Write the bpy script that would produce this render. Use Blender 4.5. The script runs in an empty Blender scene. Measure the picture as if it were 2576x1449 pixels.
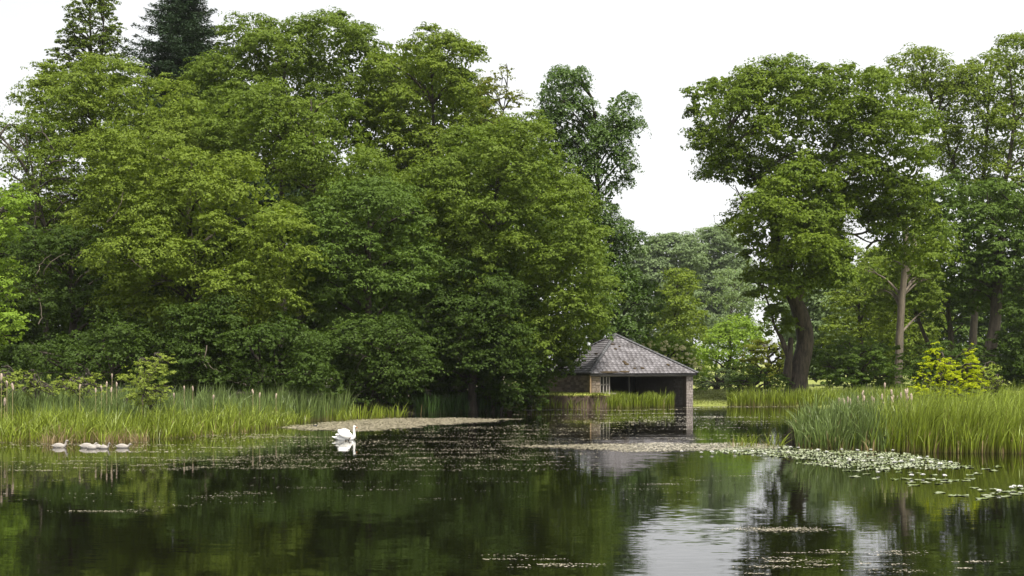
import bpy, bmesh, math, random
import numpy as np
from mathutils import Vector, Matrix, noise as mnoise

# ------------------------------------------------------------------ camera, sky, sun, exposure
scene = bpy.context.scene
FD, HX, HY, EYE = 3578.0, 1288.0, 912.4, 4.0          # focal length, centre and horizon on a 2576 px wide picture
cam_d = bpy.data.cameras.new('camera')
cam = bpy.data.objects.new('camera', cam_d)
scene.collection.objects.link(cam)
cam.location = (0, 0, EYE)
cam.rotation_euler = (math.radians(90), 0, 0)
cam_d.sensor_width = 36.0
cam_d.lens = 36.0 * FD / 2576.0
cam_d.shift_y = (HY - 724.5) / 2576.0
cam_d.clip_start, cam_d.clip_end = 0.5, 8000
scene.camera = cam

SUN_EL, SUN_AZ = math.radians(66), math.radians(146)    # azimuth clockwise from +Y (into the picture): behind the camera, to the right
world = bpy.data.worlds.new('World'); scene.world = world; world.use_nodes = True
wn, wl = world.node_tree.nodes, world.node_tree.links
wn.clear()
sky = wn.new('ShaderNodeTexSky'); sky.sky_type = 'NISHITA'; sky.sun_disc = False
sky.sun_elevation, sky.sun_rotation = SUN_EL, SUN_AZ
sky.air_density, sky.dust_density = 1.0, 3.0
bg1 = wn.new('ShaderNodeBackground'); bg1.inputs[1].default_value = 0.1
bg2 = wn.new('ShaderNodeBackground'); bg2.inputs[1].default_value = 0.65
tc = wn.new('ShaderNodeTexCoord')
mp = wn.new('ShaderNodeMapping'); mp.inputs['Scale'].default_value = (1.0, 1.0, 3.0)
cn = wn.new('ShaderNodeTexNoise'); cn.inputs['Scale'].default_value = 1.3; cn.inputs['Detail'].default_value = 5
cr = wn.new('ShaderNodeValToRGB')
cr.color_ramp.elements[0].position, cr.color_ramp.elements[0].color = 0.36, (0.80, 0.815, 0.835, 1)
cr.color_ramp.elements[1].position, cr.color_ramp.elements[1].color = 0.62, (1.02, 1.02, 1.02, 1)
ms = wn.new('ShaderNodeMixShader'); ms.inputs[0].default_value = 0.9
wo = wn.new('ShaderNodeOutputWorld')
wl.new(sky.outputs[0], bg1.inputs[0]); wl.new(tc.outputs['Generated'], mp.inputs[0]); wl.new(mp.outputs[0], cn.inputs['Vector'])
wl.new(cn.outputs['Fac'], cr.inputs[0]); wl.new(cr.outputs[0], bg2.inputs[0])
wl.new(bg1.outputs[0], ms.inputs[1]); wl.new(bg2.outputs[0], ms.inputs[2]); wl.new(ms.outputs[0], wo.inputs[0])

sun_d = bpy.data.lights.new('sun', 'SUN'); sun = bpy.data.objects.new('sun', sun_d); scene.collection.objects.link(sun)
sun_d.energy, sun_d.angle, sun_d.color = 4.7, math.radians(8), (1.0, 0.95, 0.86)
sdir = Vector((math.sin(SUN_AZ) * math.cos(SUN_EL), math.cos(SUN_AZ) * math.cos(SUN_EL), math.sin(SUN_EL)))
sun.rotation_euler = sdir.to_track_quat('Z', 'Y').to_euler(); sun.location = sdir * 200

scene.view_settings.view_transform = 'Standard'; scene.view_settings.look = 'None'
scene.view_settings.exposure, scene.view_settings.gamma = 0.82, 1.0
scene.view_settings.use_curve_mapping = False
scene.render.engine = 'CYCLES'
scene.cycles.max_bounces, scene.cycles.diffuse_bounces, scene.cycles.glossy_bounces = 6, 2, 3
scene.cycles.transmission_bounces, scene.cycles.volume_bounces = 3, 0
scene.cycles.use_denoising = True

# ------------------------------------------------------------------ helpers
col = scene.collection
def P(dx, dy, Y):                                       # a picture point at distance Y as a place in the world
    return ((dx - HX) / FD * Y, Y, EYE + (HY - dy) / FD * Y)
def ground_at(dx, dy):                                  # where a picture point lies on the water surface
    Y = EYE * FD / (dy - HY)
    return ((dx - HX) / FD * Y, Y)

def tag(o, label=None, cat=None, group=None, kind=None):
    if label: o['label'] = label
    if cat: o['category'] = cat
    if group: o['group'] = group
    if kind: o['kind'] = kind
    return o
def empty(name, loc=(0, 0, 0), rz=0.0, **kw):
    o = bpy.data.objects.new(name, None); col.objects.link(o)
    o.location = loc; o.rotation_euler = (0, 0, rz); o.empty_display_size = 0.3
    return tag(o, **kw)
def link(name, me, mat, parent=None):
    o = bpy.data.objects.new(name, me); col.objects.link(o)
    if mat is not None and not me.materials: me.materials.append(mat)
    if parent is not None: o.parent = parent
    return o
def np_mesh(name, V, F, smooth=False, attrs=None):
    V = np.asarray(V, np.float32); F = np.asarray(F, np.int32)
    me = bpy.data.meshes.new(name)
    k = F.shape[1]; m = len(F)
    me.vertices.add(len(V)); me.vertices.foreach_set('co', V.ravel())
    me.loops.add(m * k); me.loops.foreach_set('vertex_index', F.ravel())
    me.polygons.add(m); me.polygons.foreach_set('loop_start', np.arange(m, dtype=np.int32) * k)
    if smooth: me.polygons.foreach_set('use_smooth', np.ones(m, bool))
    for an, av in (attrs or {}).items():
        a = me.attributes.new(an, 'FLOAT', 'POINT'); a.data.foreach_set('value', np.asarray(av, np.float32))
    me.update(calc_edges=True)
    return me
def unit(a): return a / np.maximum(np.linalg.norm(a, axis=-1, keepdims=True), 1e-9)

def leaf_mesh(name, Pt, N, L, W, tone, rng, T=None):
    """one pointed leaf blade per point"""
    n = len(Pt)
    r = rng.normal(size=(n, 3)) if T is None else T
    t = unit(r - N * np.sum(r * N, 1, keepdims=True)); b = np.cross(N, t)
    L = np.broadcast_to(L, n)[:, None]; W = np.broadcast_to(W, n)[:, None]
    V = np.empty((n, 3, 3)); L = L * .95; W = W * 1.05
    V[:, 0] = Pt + t * L * .62; V[:, 1] = Pt - t * L * .36 + b * W * .5; V[:, 2] = Pt - t * L * .36 - b * W * .5
    F = np.arange(n * 3).reshape(n, 3)
    return np_mesh(name, V.reshape(-1, 3), F, attrs={'tone': np.repeat(tone, 3)})

def tube_arrays(paths, sides=7, rough=0.0, rng=None, cap=True):
    Vs, Fs, off = [], [], 0
    for pts, rad in paths:
        pts = np.asarray(pts, float); n = len(pts); rad = np.broadcast_to(rad, n)
        tan = unit(np.gradient(pts, axis=0))
        ref = np.array([1., 0, 0]) if abs(tan[0][0]) < .8 else np.array([0, 1., 0])
        u = np.cross(tan, ref); u = unit(u); v = np.cross(tan, u)
        a = np.linspace(0, 2 * math.pi, sides, endpoint=False)
        rr = rad[:, None] * np.ones(sides)
        if rough and rng is not None: rr = rr * (1 + rough * rng.normal(size=rr.shape))
        ring = pts[:, None] + rr[..., None] * (np.cos(a)[None, :, None] * u[:, None] + np.sin(a)[None, :, None] * v[:, None])
        Vs.append(ring.reshape(-1, 3))
        i = np.arange(n - 1)[:, None] * sides; j = np.arange(sides)[None]; j2 = (j + 1) % sides
        Fs.append(np.stack([i + j, i + j2, i + sides + j2, i + sides + j], -1).reshape(-1, 4) + off)
        off += n * sides
    return np.concatenate(Vs), np.concatenate(Fs)
def tube_obj(name, paths, mat, parent, sides=7, rough=0.0, rng=None):
    V, F = tube_arrays(paths, sides, rough, rng)
    return link(name, np_mesh(name, V, F, smooth=True), mat, parent)
def spline(pts, n):
    pts = np.asarray(pts, float)
    if len(pts) < 3:
        t = np.linspace(0, 1, n)[:, None]; return pts[0] * (1 - t) + pts[-1] * t
    p = np.concatenate([[2 * pts[0] - pts[1]], pts, [2 * pts[-1] - pts[-2]]])
    out = []
    for s in np.linspace(0, len(pts) - 1 - 1e-6, n):
        i = int(s); t = s - i; a, b, c, d = p[i:i + 4]
        out.append(.5 * (2 * b + (c - a) * t + (2 * a - 5 * b + 4 * c - d) * t * t + (3 * b - a - 3 * c + d) * t ** 3))
    return np.array(out)

def box_bm(bm, c, s, rot=None, bev=0.0):
    r = bmesh.ops.create_cube(bm, size=1.0); vs = r['verts']
    bmesh.ops.scale(bm, vec=Vector(s), verts=vs)
    if rot is not None: bmesh.ops.rotate(bm, cent=(0, 0, 0), matrix=rot, verts=vs)
    bmesh.ops.translate(bm, vec=Vector(c), verts=vs)
    if bev:
        es = list({e for v in vs for e in v.link_edges})
        bmesh.ops.bevel(bm, geom=es, offset=bev, segments=1, affect='EDGES')
def bm_obj(name, bm, mat, parent=None, smooth=False):
    me = bpy.data.meshes.new(name); bm.to_mesh(me); bm.free()
    if smooth: me.polygons.foreach_set('use_smooth', np.ones(len(me.polygons), bool))
    return link(name, me, mat, parent)
def box_obj(name, c, s, mat, parent=None, bev=0.0, rot=None):
    bm = bmesh.new(); box_bm(bm, c, s, rot, bev); return bm_obj(name, bm, mat, parent)

# polygons in plan or elevation
def poly_dist(pts, poly):
    pts = np.asarray(pts, float); A = np.asarray(poly, float); B = np.roll(A, -1, 0)
    d = np.full(len(pts), 1e9); inside = np.zeros(len(pts), bool)
    for a, b in zip(A, B):
        ab = b - a; t = np.clip(((pts - a) @ ab) / max(ab @ ab, 1e-12), 0, 1)
        d = np.minimum(d, np.linalg.norm(pts - a - t[:, None] * ab, axis=1))
        c = ((a[1] > pts[:, 1]) != (b[1] > pts[:, 1]))
        with np.errstate(divide='ignore', invalid='ignore'):
            xi = (b[0] - a[0]) * (pts[:, 1] - a[1]) / (b[1] - a[1]) + a[0]
        inside ^= c & (pts[:, 0] < xi)
    return np.where(inside, d, -d)
def poly_area(poly):
    A = np.asarray(poly); x, y = A[:, 0], A[:, 1]
    return abs(np.sum(x * np.roll(y, -1) - y * np.roll(x, -1))) / 2
def in_poly(poly, n, rng):
    A = np.asarray(poly); lo, hi = A.min(0), A.max(0); out = np.zeros((0, 2))
    while len(out) < n:
        p = lo + rng.random((max(n, 64) * 2, 2)) * (hi - lo)
        out = np.concatenate([out, p[poly_dist(p, A) > 0]])
    return out[:n]

# ------------------------------------------------------------------ materials
def new_mat(name):
    m = bpy.data.materials.new(name); m.use_nodes = True
    return m, m.node_tree.nodes, m.node_tree.links, m.node_tree.nodes['Principled BSDF']
def N_(nodes, t, **kw):
    n = nodes.new(t)
    for k, v in kw.items():
        if k in n.inputs: n.inputs[k].default_value = v
        else: setattr(n, k, v)
    return n
def mixrgb(n, l, fac, a, b, blend='MIX'):
    m = n.new('ShaderNodeMix'); m.data_type = 'RGBA'; m.blend_type = blend
    for sock, v in ((m.inputs[0], fac), (m.inputs[6], a), (m.inputs[7], b)):
        if hasattr(v, 'is_output'): l.new(v, sock)
        elif isinstance(v, (int, float)): sock.default_value = v
        else: sock.default_value = (*v, 1)
    return m.outputs[2]
def leaf_mat(name, c1, c2, trans=0.34, rough=0.55, patch=None, spec=0.1):
    m, n, l, b = new_mat(name)
    at = N_(n, 'ShaderNodeAttribute', attribute_name='tone')
    ge = n.new('ShaderNodeNewGeometry')
    nz = N_(n, 'ShaderNodeTexNoise', Scale=0.22, Detail=2.0)
    l.new(ge.outputs['Position'], nz.inputs['Vector'])
    c = mixrgb(n, l, at.outputs['Fac'], c1, c2)
    c = mixrgb(n, l, nz.outputs['Fac'], c, patch or tuple(0.55 * x + 0.45 * y for x, y in zip(c1, c2)))
    l.new(c, b.inputs['Base Color']); b.inputs['Roughness'].default_value = rough
    b.inputs['Specular IOR Level'].default_value = spec
    tr = n.new('ShaderNodeBsdfTranslucent')
    tcx = mixrgb(n, l, 1.0, c, (1.15, 1.2, 0.5), 'MULTIPLY'); l.new(tcx, tr.inputs[0])
    mx = n.new('ShaderNodeMixShader'); mx.inputs[0].default_value = trans
    l.new(b.outputs[0], mx.inputs[1]); l.new(tr.outputs[0], mx.inputs[2])
    l.new(mx.outputs[0], n['Material Output'].inputs[0])
    return m
def bark_mat(name, c1, c2, scale=6.0):
    m, n, l, b = new_mat(name)
    ge = n.new('ShaderNodeNewGeometry'); mp = N_(n, 'ShaderNodeMapping', Scale=(1, 1, 0.18))
    nz = N_(n, 'ShaderNodeTexNoise', Scale=scale, Detail=6.0, Roughness=0.65)
    l.new(ge.outputs['Position'], mp.inputs[0]); l.new(mp.outputs[0], nz.inputs['Vector'])
    rp = n.new('ShaderNodeValToRGB'); l.new(nz.outputs['Fac'], rp.inputs[0])
    rp.color_ramp.elements[0].position, rp.color_ramp.elements[0].color = .35, (*c1, 1)
    rp.color_ramp.elements[1].position, rp.color_ramp.elements[1].color = .68, (*c2, 1)
    l.new(rp.outputs[0], b.inputs['Base Color']); b.inputs['Roughness'].default_value = .9
    bp = N_(n, 'ShaderNodeBump', Strength=0.8, Distance=0.08); l.new(nz.outputs['Fac'], bp.inputs['Height']); l.new(bp.outputs[0], b.inputs['Normal'])
    return m
def simple_mat(name, c, rough=.7, var=0.25, scale=8.0, obj_var=0.0, bump=0.0, spec=0.4):
    m, n, l, b = new_mat(name)
    tc = n.new('ShaderNodeTexCoord'); nz = N_(n, 'ShaderNodeTexNoise', Scale=scale, Detail=5.0)
    l.new(tc.outputs['Object'], nz.inputs['Vector'])
    cc = mixrgb(n, l, nz.outputs['Fac'], tuple(x * (1 - var) for x in c), tuple(min(1, x * (1 + var)) for x in c))
    if obj_var:
        oi = n.new('ShaderNodeObjectInfo')
        rp = n.new('ShaderNodeMapRange'); rp.inputs[3].default_value, rp.inputs[4].default_value = 1 - obj_var, 1 + obj_var
        l.new(oi.outputs['Random'], rp.inputs[0])
        cc = mixrgb(n, l, 1.0, cc, rp.outputs[0], 'MULTIPLY')
    l.new(cc, b.inputs['Base Color']); b.inputs['Roughness'].default_value = rough; b.inputs['Specular IOR Level'].default_value = spec
    if bump:
        bp = N_(n, 'ShaderNodeBump', Strength=bump, Distance=0.03); l.new(nz.outputs['Fac'], bp.inputs['Height']); l.new(bp.outputs[0], b.inputs['Normal'])
    return m
def blade_mat(name, base, mid, tip, dead=(0.30, 0.22, 0.11)):
    m, n, l, b = new_mat(name)
    at = N_(n, 'ShaderNodeAttribute', attribute_name='tone'); ah = N_(n, 'ShaderNodeAttribute', attribute_name='along')
    rp = n.new('ShaderNodeValToRGB'); l.new(ah.outputs['Fac'], rp.inputs[0])
    e = rp.color_ramp.elements; e[0].position, e[0].color = 0.0, (*base, 1); e[1].position, e[1].color = 1.0, (*tip, 1)
    x = e.new(0.3); x.color = (*mid, 1)
    c = mixrgb(n, l, at.outputs['Fac'], rp.outputs[0], tuple(v * 0.32 for v in mid))
    ad = N_(n, 'ShaderNodeAttribute', attribute_name='dead')
    c = mixrgb(n, l, ad.outputs['Fac'], c, dead)
    l.new(c, b.inputs['Base Color']); b.inputs['Roughness'].default_value = .45; b.inputs['Specular IOR Level'].default_value = .4
    tr = n.new('ShaderNodeBsdfTranslucent'); l.new(c, tr.inputs[0])
    mx = n.new('ShaderNodeMixShader'); mx.inputs[0].default_value = .3
    l.new(b.outputs[0], mx.inputs[1]); l.new(tr.outputs[0], mx.inputs[2]); l.new(mx.outputs[0], n['Material Output'].inputs[0])
    return m

M = {}
M['leaf_olive'] = leaf_mat('leaf_olive', (0.164, 0.2179, 0.0274), (0.0743, 0.1253, 0.0179))
M['leaf_yellow'] = leaf_mat('leaf_yellow', (0.1942, 0.244, 0.0299), (0.0868, 0.1423, 0.019))
M['leaf_mid'] = leaf_mat('leaf_mid', (0.1177, 0.1774, 0.0288), (0.0559, 0.1013, 0.0188))
M['leaf_deep_shade'] = leaf_mat('leaf_deep_shade', (0.0729, 0.1115, 0.0183), (0.0335, 0.0655, 0.0116))  # deep green, with the shade under the crowns put into the colour
M['leaf_oak'] = leaf_mat('leaf_oak', (0.1764, 0.2296, 0.0201), (0.0588, 0.112, 0.0168))
M['leaf_chestnut'] = leaf_mat('leaf_chestnut', (0.095, 0.165, 0.012), (0.042, 0.090, 0.010), spec=.5)
M['leaf_ash'] = leaf_mat('leaf_ash', (0.180, 0.230, 0.026), (0.095, 0.145, 0.018))
M['leaf_poplar_haze'] = leaf_mat('leaf_poplar_haze', (0.205, 0.265, 0.125), (0.130, 0.190, 0.080))  # grey-green, paled further: distance haze is put into the leaf colour
M['leaf_bright'] = leaf_mat('leaf_bright', (0.23, 0.33, 0.035), (0.12, 0.2, 0.028))
M['leaf_gold'] = leaf_mat('leaf_gold', (0.46, 0.50, 0.014), (0.28, 0.35, 0.012), trans=.4)
M['leaf_willow'] = leaf_mat('leaf_willow', (0.290, 0.340, 0.060), (0.160, 0.220, 0.040))
M['leaf_rust'] = leaf_mat('leaf_rust', (0.17, 0.17, 0.02), (0.1, 0.14, 0.016))
M['leaf_spruce'] = leaf_mat('leaf_spruce', (0.050, 0.082, 0.036), (0.022, 0.042, 0.022), trans=.08)
M['leaf_larch'] = leaf_mat('leaf_larch', (0.125, 0.170, 0.020), (0.065, 0.100, 0.014))
M['bark'] = bark_mat('bark', (0.020, 0.016, 0.011), (0.075, 0.060, 0.042))
M['bark_oak'] = bark_mat('bark_oak', (0.022, 0.017, 0.013), (0.100, 0.078, 0.058), 5.0)
M['bark_pale'] = bark_mat('bark_pale', (0.075, 0.060, 0.045), (0.185, 0.150, 0.115), 4.0)
M['twig_pale'] = simple_mat('twig_pale', (0.17, 0.14, 0.105), .9)
M['reed_green'] = blade_mat('reed_green', (0.20, 0.16, 0.07), (0.260, 0.330, 0.022), (0.290, 0.370, 0.050))
M['reed_blue'] = blade_mat('reed_blue', (0.20, 0.16, 0.07), (0.165, 0.235, 0.050), (0.205, 0.280, 0.085))
M['iris_green'] = blade_mat('iris_green', (0.06, 0.08, 0.02), (0.060, 0.120, 0.022), (0.075, 0.140, 0.030))
M['grass'] = blade_mat('grass', (0.13, 0.15, 0.03), (0.200, 0.240, 0.035), (0.270, 0.300, 0.060))

# ------------------------------------------------------------------ ground and water
LAND = [(-3000, 74), (-60, 76), (-31, 79), (-22, 87), (-14.5, 98), (-10, 108), (-4.5, 116), (0.5, 122.5), (3, 125.5), (7.0, 129), (7.4, 133), (10.5, 139),
        (14.5, 136), (15.9, 132.0), (17.2, 132.6), (20, 132.8), (24, 132), (27.5, 130), (27, 124), (22.6, 105), (18.2, 85), (15.3, 72.5), (15.2, 69.5),
        (18, 67), (24, 65.3), (32, 63.5), (60, 60), (3000, 40), (3000, 3500), (-3000, 3500)]
def land_z(xy):
    d = poly_dist(xy, LAND)
    z = np.where(d > 0, 0.04 + 1.15 * (1 - np.exp(-d / 9.0)), -np.minimum(1.6, 0.05 - 0.22 * d))
    near = 11 - xy[:, 1] + 1.5 * np.sin(xy[:, 0] * .21)          # the bank the picture was taken from
    z = np.where(near > 0, np.minimum(2.35, 0.02 + near * .30), z)
    return z
xs = np.concatenate([np.linspace(-3000, -80, 14)[:-1], np.arange(-80, 80, 0.9), np.linspace(80, 3000, 14)])
ys = np.concatenate([np.linspace(-400, 0, 6)[:-1], np.linspace(0, 55, 30)[:-1], np.arange(55, 175, 0.8), np.linspace(175, 460, 30)[1:], np.linspace(460, 3500, 12)[1:]])
gx, gy = np.meshgrid(xs, ys); xy = np.stack([gx.ravel(), gy.ravel()], 1)
gz = land_z(xy)
rg = np.random.default_rng(3)
gz = gz + np.where((gz > .3) & (gz < 2.3), rg.normal(size=len(gz)) * .035, 0)
nx, ny = len(xs), len(ys)
ii, jj = np.meshgrid(np.arange(nx - 1), np.arange(ny - 1)); k0 = (jj * nx + ii).ravel()
GF = np.stack([k0, k0 + 1, k0 + nx + 1, k0 + nx], 1)
m, n, l, b = new_mat('ground')
ge = n.new('ShaderNodeNewGeometry'); n1 = N_(n, 'ShaderNodeTexNoise', Scale=.35, Detail=6.0); n2 = N_(n, 'ShaderNodeTexNoise', Scale=9.0, Detail=5.0)
l.new(ge.outputs['Position'], n1.inputs['Vector']); l.new(ge.outputs['Position'], n2.inputs['Vector'])
c = mixrgb(n, l, n1.outputs['Fac'], (0.17, 0.21, 0.028), (0.26, 0.28, 0.055))
c = mixrgb(n, l, n2.outputs['Fac'], c, (0.12, 0.14, 0.025))
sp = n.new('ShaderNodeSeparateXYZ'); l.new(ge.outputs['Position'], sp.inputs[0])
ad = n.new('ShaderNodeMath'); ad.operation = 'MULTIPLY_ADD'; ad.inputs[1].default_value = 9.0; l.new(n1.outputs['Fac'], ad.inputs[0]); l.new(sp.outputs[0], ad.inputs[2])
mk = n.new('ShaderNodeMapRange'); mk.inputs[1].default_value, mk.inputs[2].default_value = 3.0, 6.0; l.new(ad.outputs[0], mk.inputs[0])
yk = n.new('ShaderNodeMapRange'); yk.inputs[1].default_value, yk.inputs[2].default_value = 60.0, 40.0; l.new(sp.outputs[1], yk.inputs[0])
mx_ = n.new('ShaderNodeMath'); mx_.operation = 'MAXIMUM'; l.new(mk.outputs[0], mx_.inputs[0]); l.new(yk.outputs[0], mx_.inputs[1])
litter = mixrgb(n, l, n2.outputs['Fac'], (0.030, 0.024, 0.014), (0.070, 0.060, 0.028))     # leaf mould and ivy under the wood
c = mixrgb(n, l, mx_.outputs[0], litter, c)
l.new(c, b.inputs['Base Color']); b.inputs['Roughness'].default_value = .95
bp = N_(n, 'ShaderNodeBump', Strength=.7, Distance=.08); l.new(n2.outputs['Fac'], bp.inputs['Height']); l.new(bp.outputs[0], b.inputs['Normal'])
M['ground'] = m
tag(link('ground', np_mesh('ground', np.column_stack([xy, gz]), GF, smooth=True), m), kind='structure')

m, n, l, b = new_mat('lake_water')
b.inputs['Base Color'].default_value = (0.003, 0.003, 0.0015, 1); b.inputs['Roughness'].default_value = .03; b.inputs['IOR'].default_value = 1.333
ge = n.new('ShaderNodeNewGeometry')
def ripple(scale, sx, sy, detail):
    mp = N_(n, 'ShaderNodeMapping', Scale=(sx, sy, 1)); nz = N_(n, 'ShaderNodeTexNoise', Scale=scale, Detail=detail)
    l.new(ge.outputs['Position'], mp.inputs[0]); l.new(mp.outputs[0], nz.inputs['Vector'])
    v = n.new('ShaderNodeVectorMath'); v.operation = 'SUBTRACT'; v.inputs[1].default_value = (.5, .5, .5); l.new(nz.outputs['Color'], v.inputs[0])
    return v.outputs[0]
def vmul(a, s):
    v = n.new('ShaderNodeVectorMath'); v.operation = 'MULTIPLY'; l.new(a, v.inputs[0]); v.inputs[1].default_value = s; return v.outputs[0]
def vadd(a, b_):
    v = n.new('ShaderNodeVectorMath'); v.operation = 'ADD'; l.new(a, v.inputs[0])
    if isinstance(b_, tuple): v.inputs[1].default_value = b_
    else: l.new(b_, v.inputs[1])
    return v.outputs[0]
big = N_(n, 'ShaderNodeTexNoise', Scale=.045, Detail=3.0); l.new(ge.outputs['Position'], big.inputs['Vector'])
amp = n.new('ShaderNodeMapRange'); amp.inputs[1].default_value, amp.inputs[2].default_value = .42, .68
amp.inputs[3].default_value, amp.inputs[4].default_value = .45, 1.7; l.new(big.outputs['Fac'], amp.inputs[0])
fine = vmul(ripple(1.0, 2.2, 7.0, 3.0), (.008, .042, 0)); slow = vmul(ripple(1.0, .25, .9, 2.0), (.004, .014, 0))
sc = n.new('ShaderNodeVectorMath'); sc.operation = 'SCALE'; l.new(vadd(fine, slow), sc.inputs[0]); l.new(amp.outputs[0], sc.inputs['Scale'])
nn = n.new('ShaderNodeVectorMath'); nn.operation = 'NORMALIZE'; l.new(vadd(sc.outputs[0], (0, 0, 1)), nn.inputs[0]); l.new(nn.outputs[0], b.inputs['Normal'])
M['water'] = m
tag(link('lake_water', np_mesh('lake_water', [(-3000, -390, 0), (3000, -390, 0), (3000, 3400, 0), (-3000, 3400, 0)], [(0, 1, 2, 3)]), m), kind='structure')

# raised grass bank with an earth face, left of the boathouse opening
def make_bank():
    out = [(-3.0, 127.5), (-0.5, 124.6), (1.6, 124.0), (4.2, 124.0), (6.6, 124.3), (8.4, 125.0), (8.9, 126.6), (8.6, 128.6), (7.6, 129.6), (6.0, 133), (2, 140), (-4, 138)]
    pts = []
    A = np.array(out); n_ = len(A)
    for i in range(n_):
        a, b_ = A[i], A[(i + 1) % n_]; k = max(2, int(np.linalg.norm(b_ - a) / .35))
        pts += [a + (b_ - a) * t / k for t in range(k)]
    pts = np.array(pts); cen = A.mean(0); r = np.random.default_rng(5)
    rings = []
    for s, z, j in ((1.02, -.5, .02), (1.0, .35, .10), (1.005, .75, .10), (1.0, 1.06, .05), (.975, 1.17, .03), (.85, 1.22, .02), (.5, 1.25, .01), (.02, 1.25, 0)):
        q = cen + (pts - cen) * s + r.normal(size=pts.shape) * j
        rings.append(np.column_stack([q, z + r.normal(size=len(pts)) * j * .8]))
    V = np.concatenate(rings); m_ = len(pts); F = []
    for a in range(len(rings) - 1):
        for i in range(m_):
            F.append((a * m_ + i, a * m_ + (i + 1) % m_, (a + 1) * m_ + (i + 1) % m_, (a + 1) * m_ + i))
    m, n, l, b = new_mat('earth_bank')
    ge = n.new('ShaderNodeNewGeometry'); mp = N_(n, 'ShaderNodeMapping', Scale=(4, 4, .5)); nz = N_(n, 'ShaderNodeTexNoise', Scale=1.5, Detail=6.0)
    l.new(ge.outputs['Position'], mp.inputs[0]); l.new(mp.outputs[0], nz.inputs['Vector'])
    sx = n.new('ShaderNodeSeparateXYZ'); l.new(ge.outputs['Normal'], sx.inputs[0])
    mr = n.new('ShaderNodeMapRange'); mr.inputs[1].default_value, mr.inputs[2].default_value = .45, .8; l.new(sx.outputs[2], mr.inputs[0])
    e = mixrgb(n, l, nz.outputs['Fac'], (0.045, 0.030, 0.020), (0.17, 0.12, 0.085))
    g = mixrgb(n, l, nz.outputs['Fac'], (0.20, 0.24, 0.03), (0.28, 0.29, 0.06))
    l.new(mixrgb(n, l, mr.outputs[0], e, g), b.inputs['Base Color']); b.inputs['Roughness'].default_value = .95
    tag(link('earth_bank', np_mesh('earth_bank', V, F), m), 'low brown earth bank with grassy top beside the stone boathouse', kind='structure')
make_bank()

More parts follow.
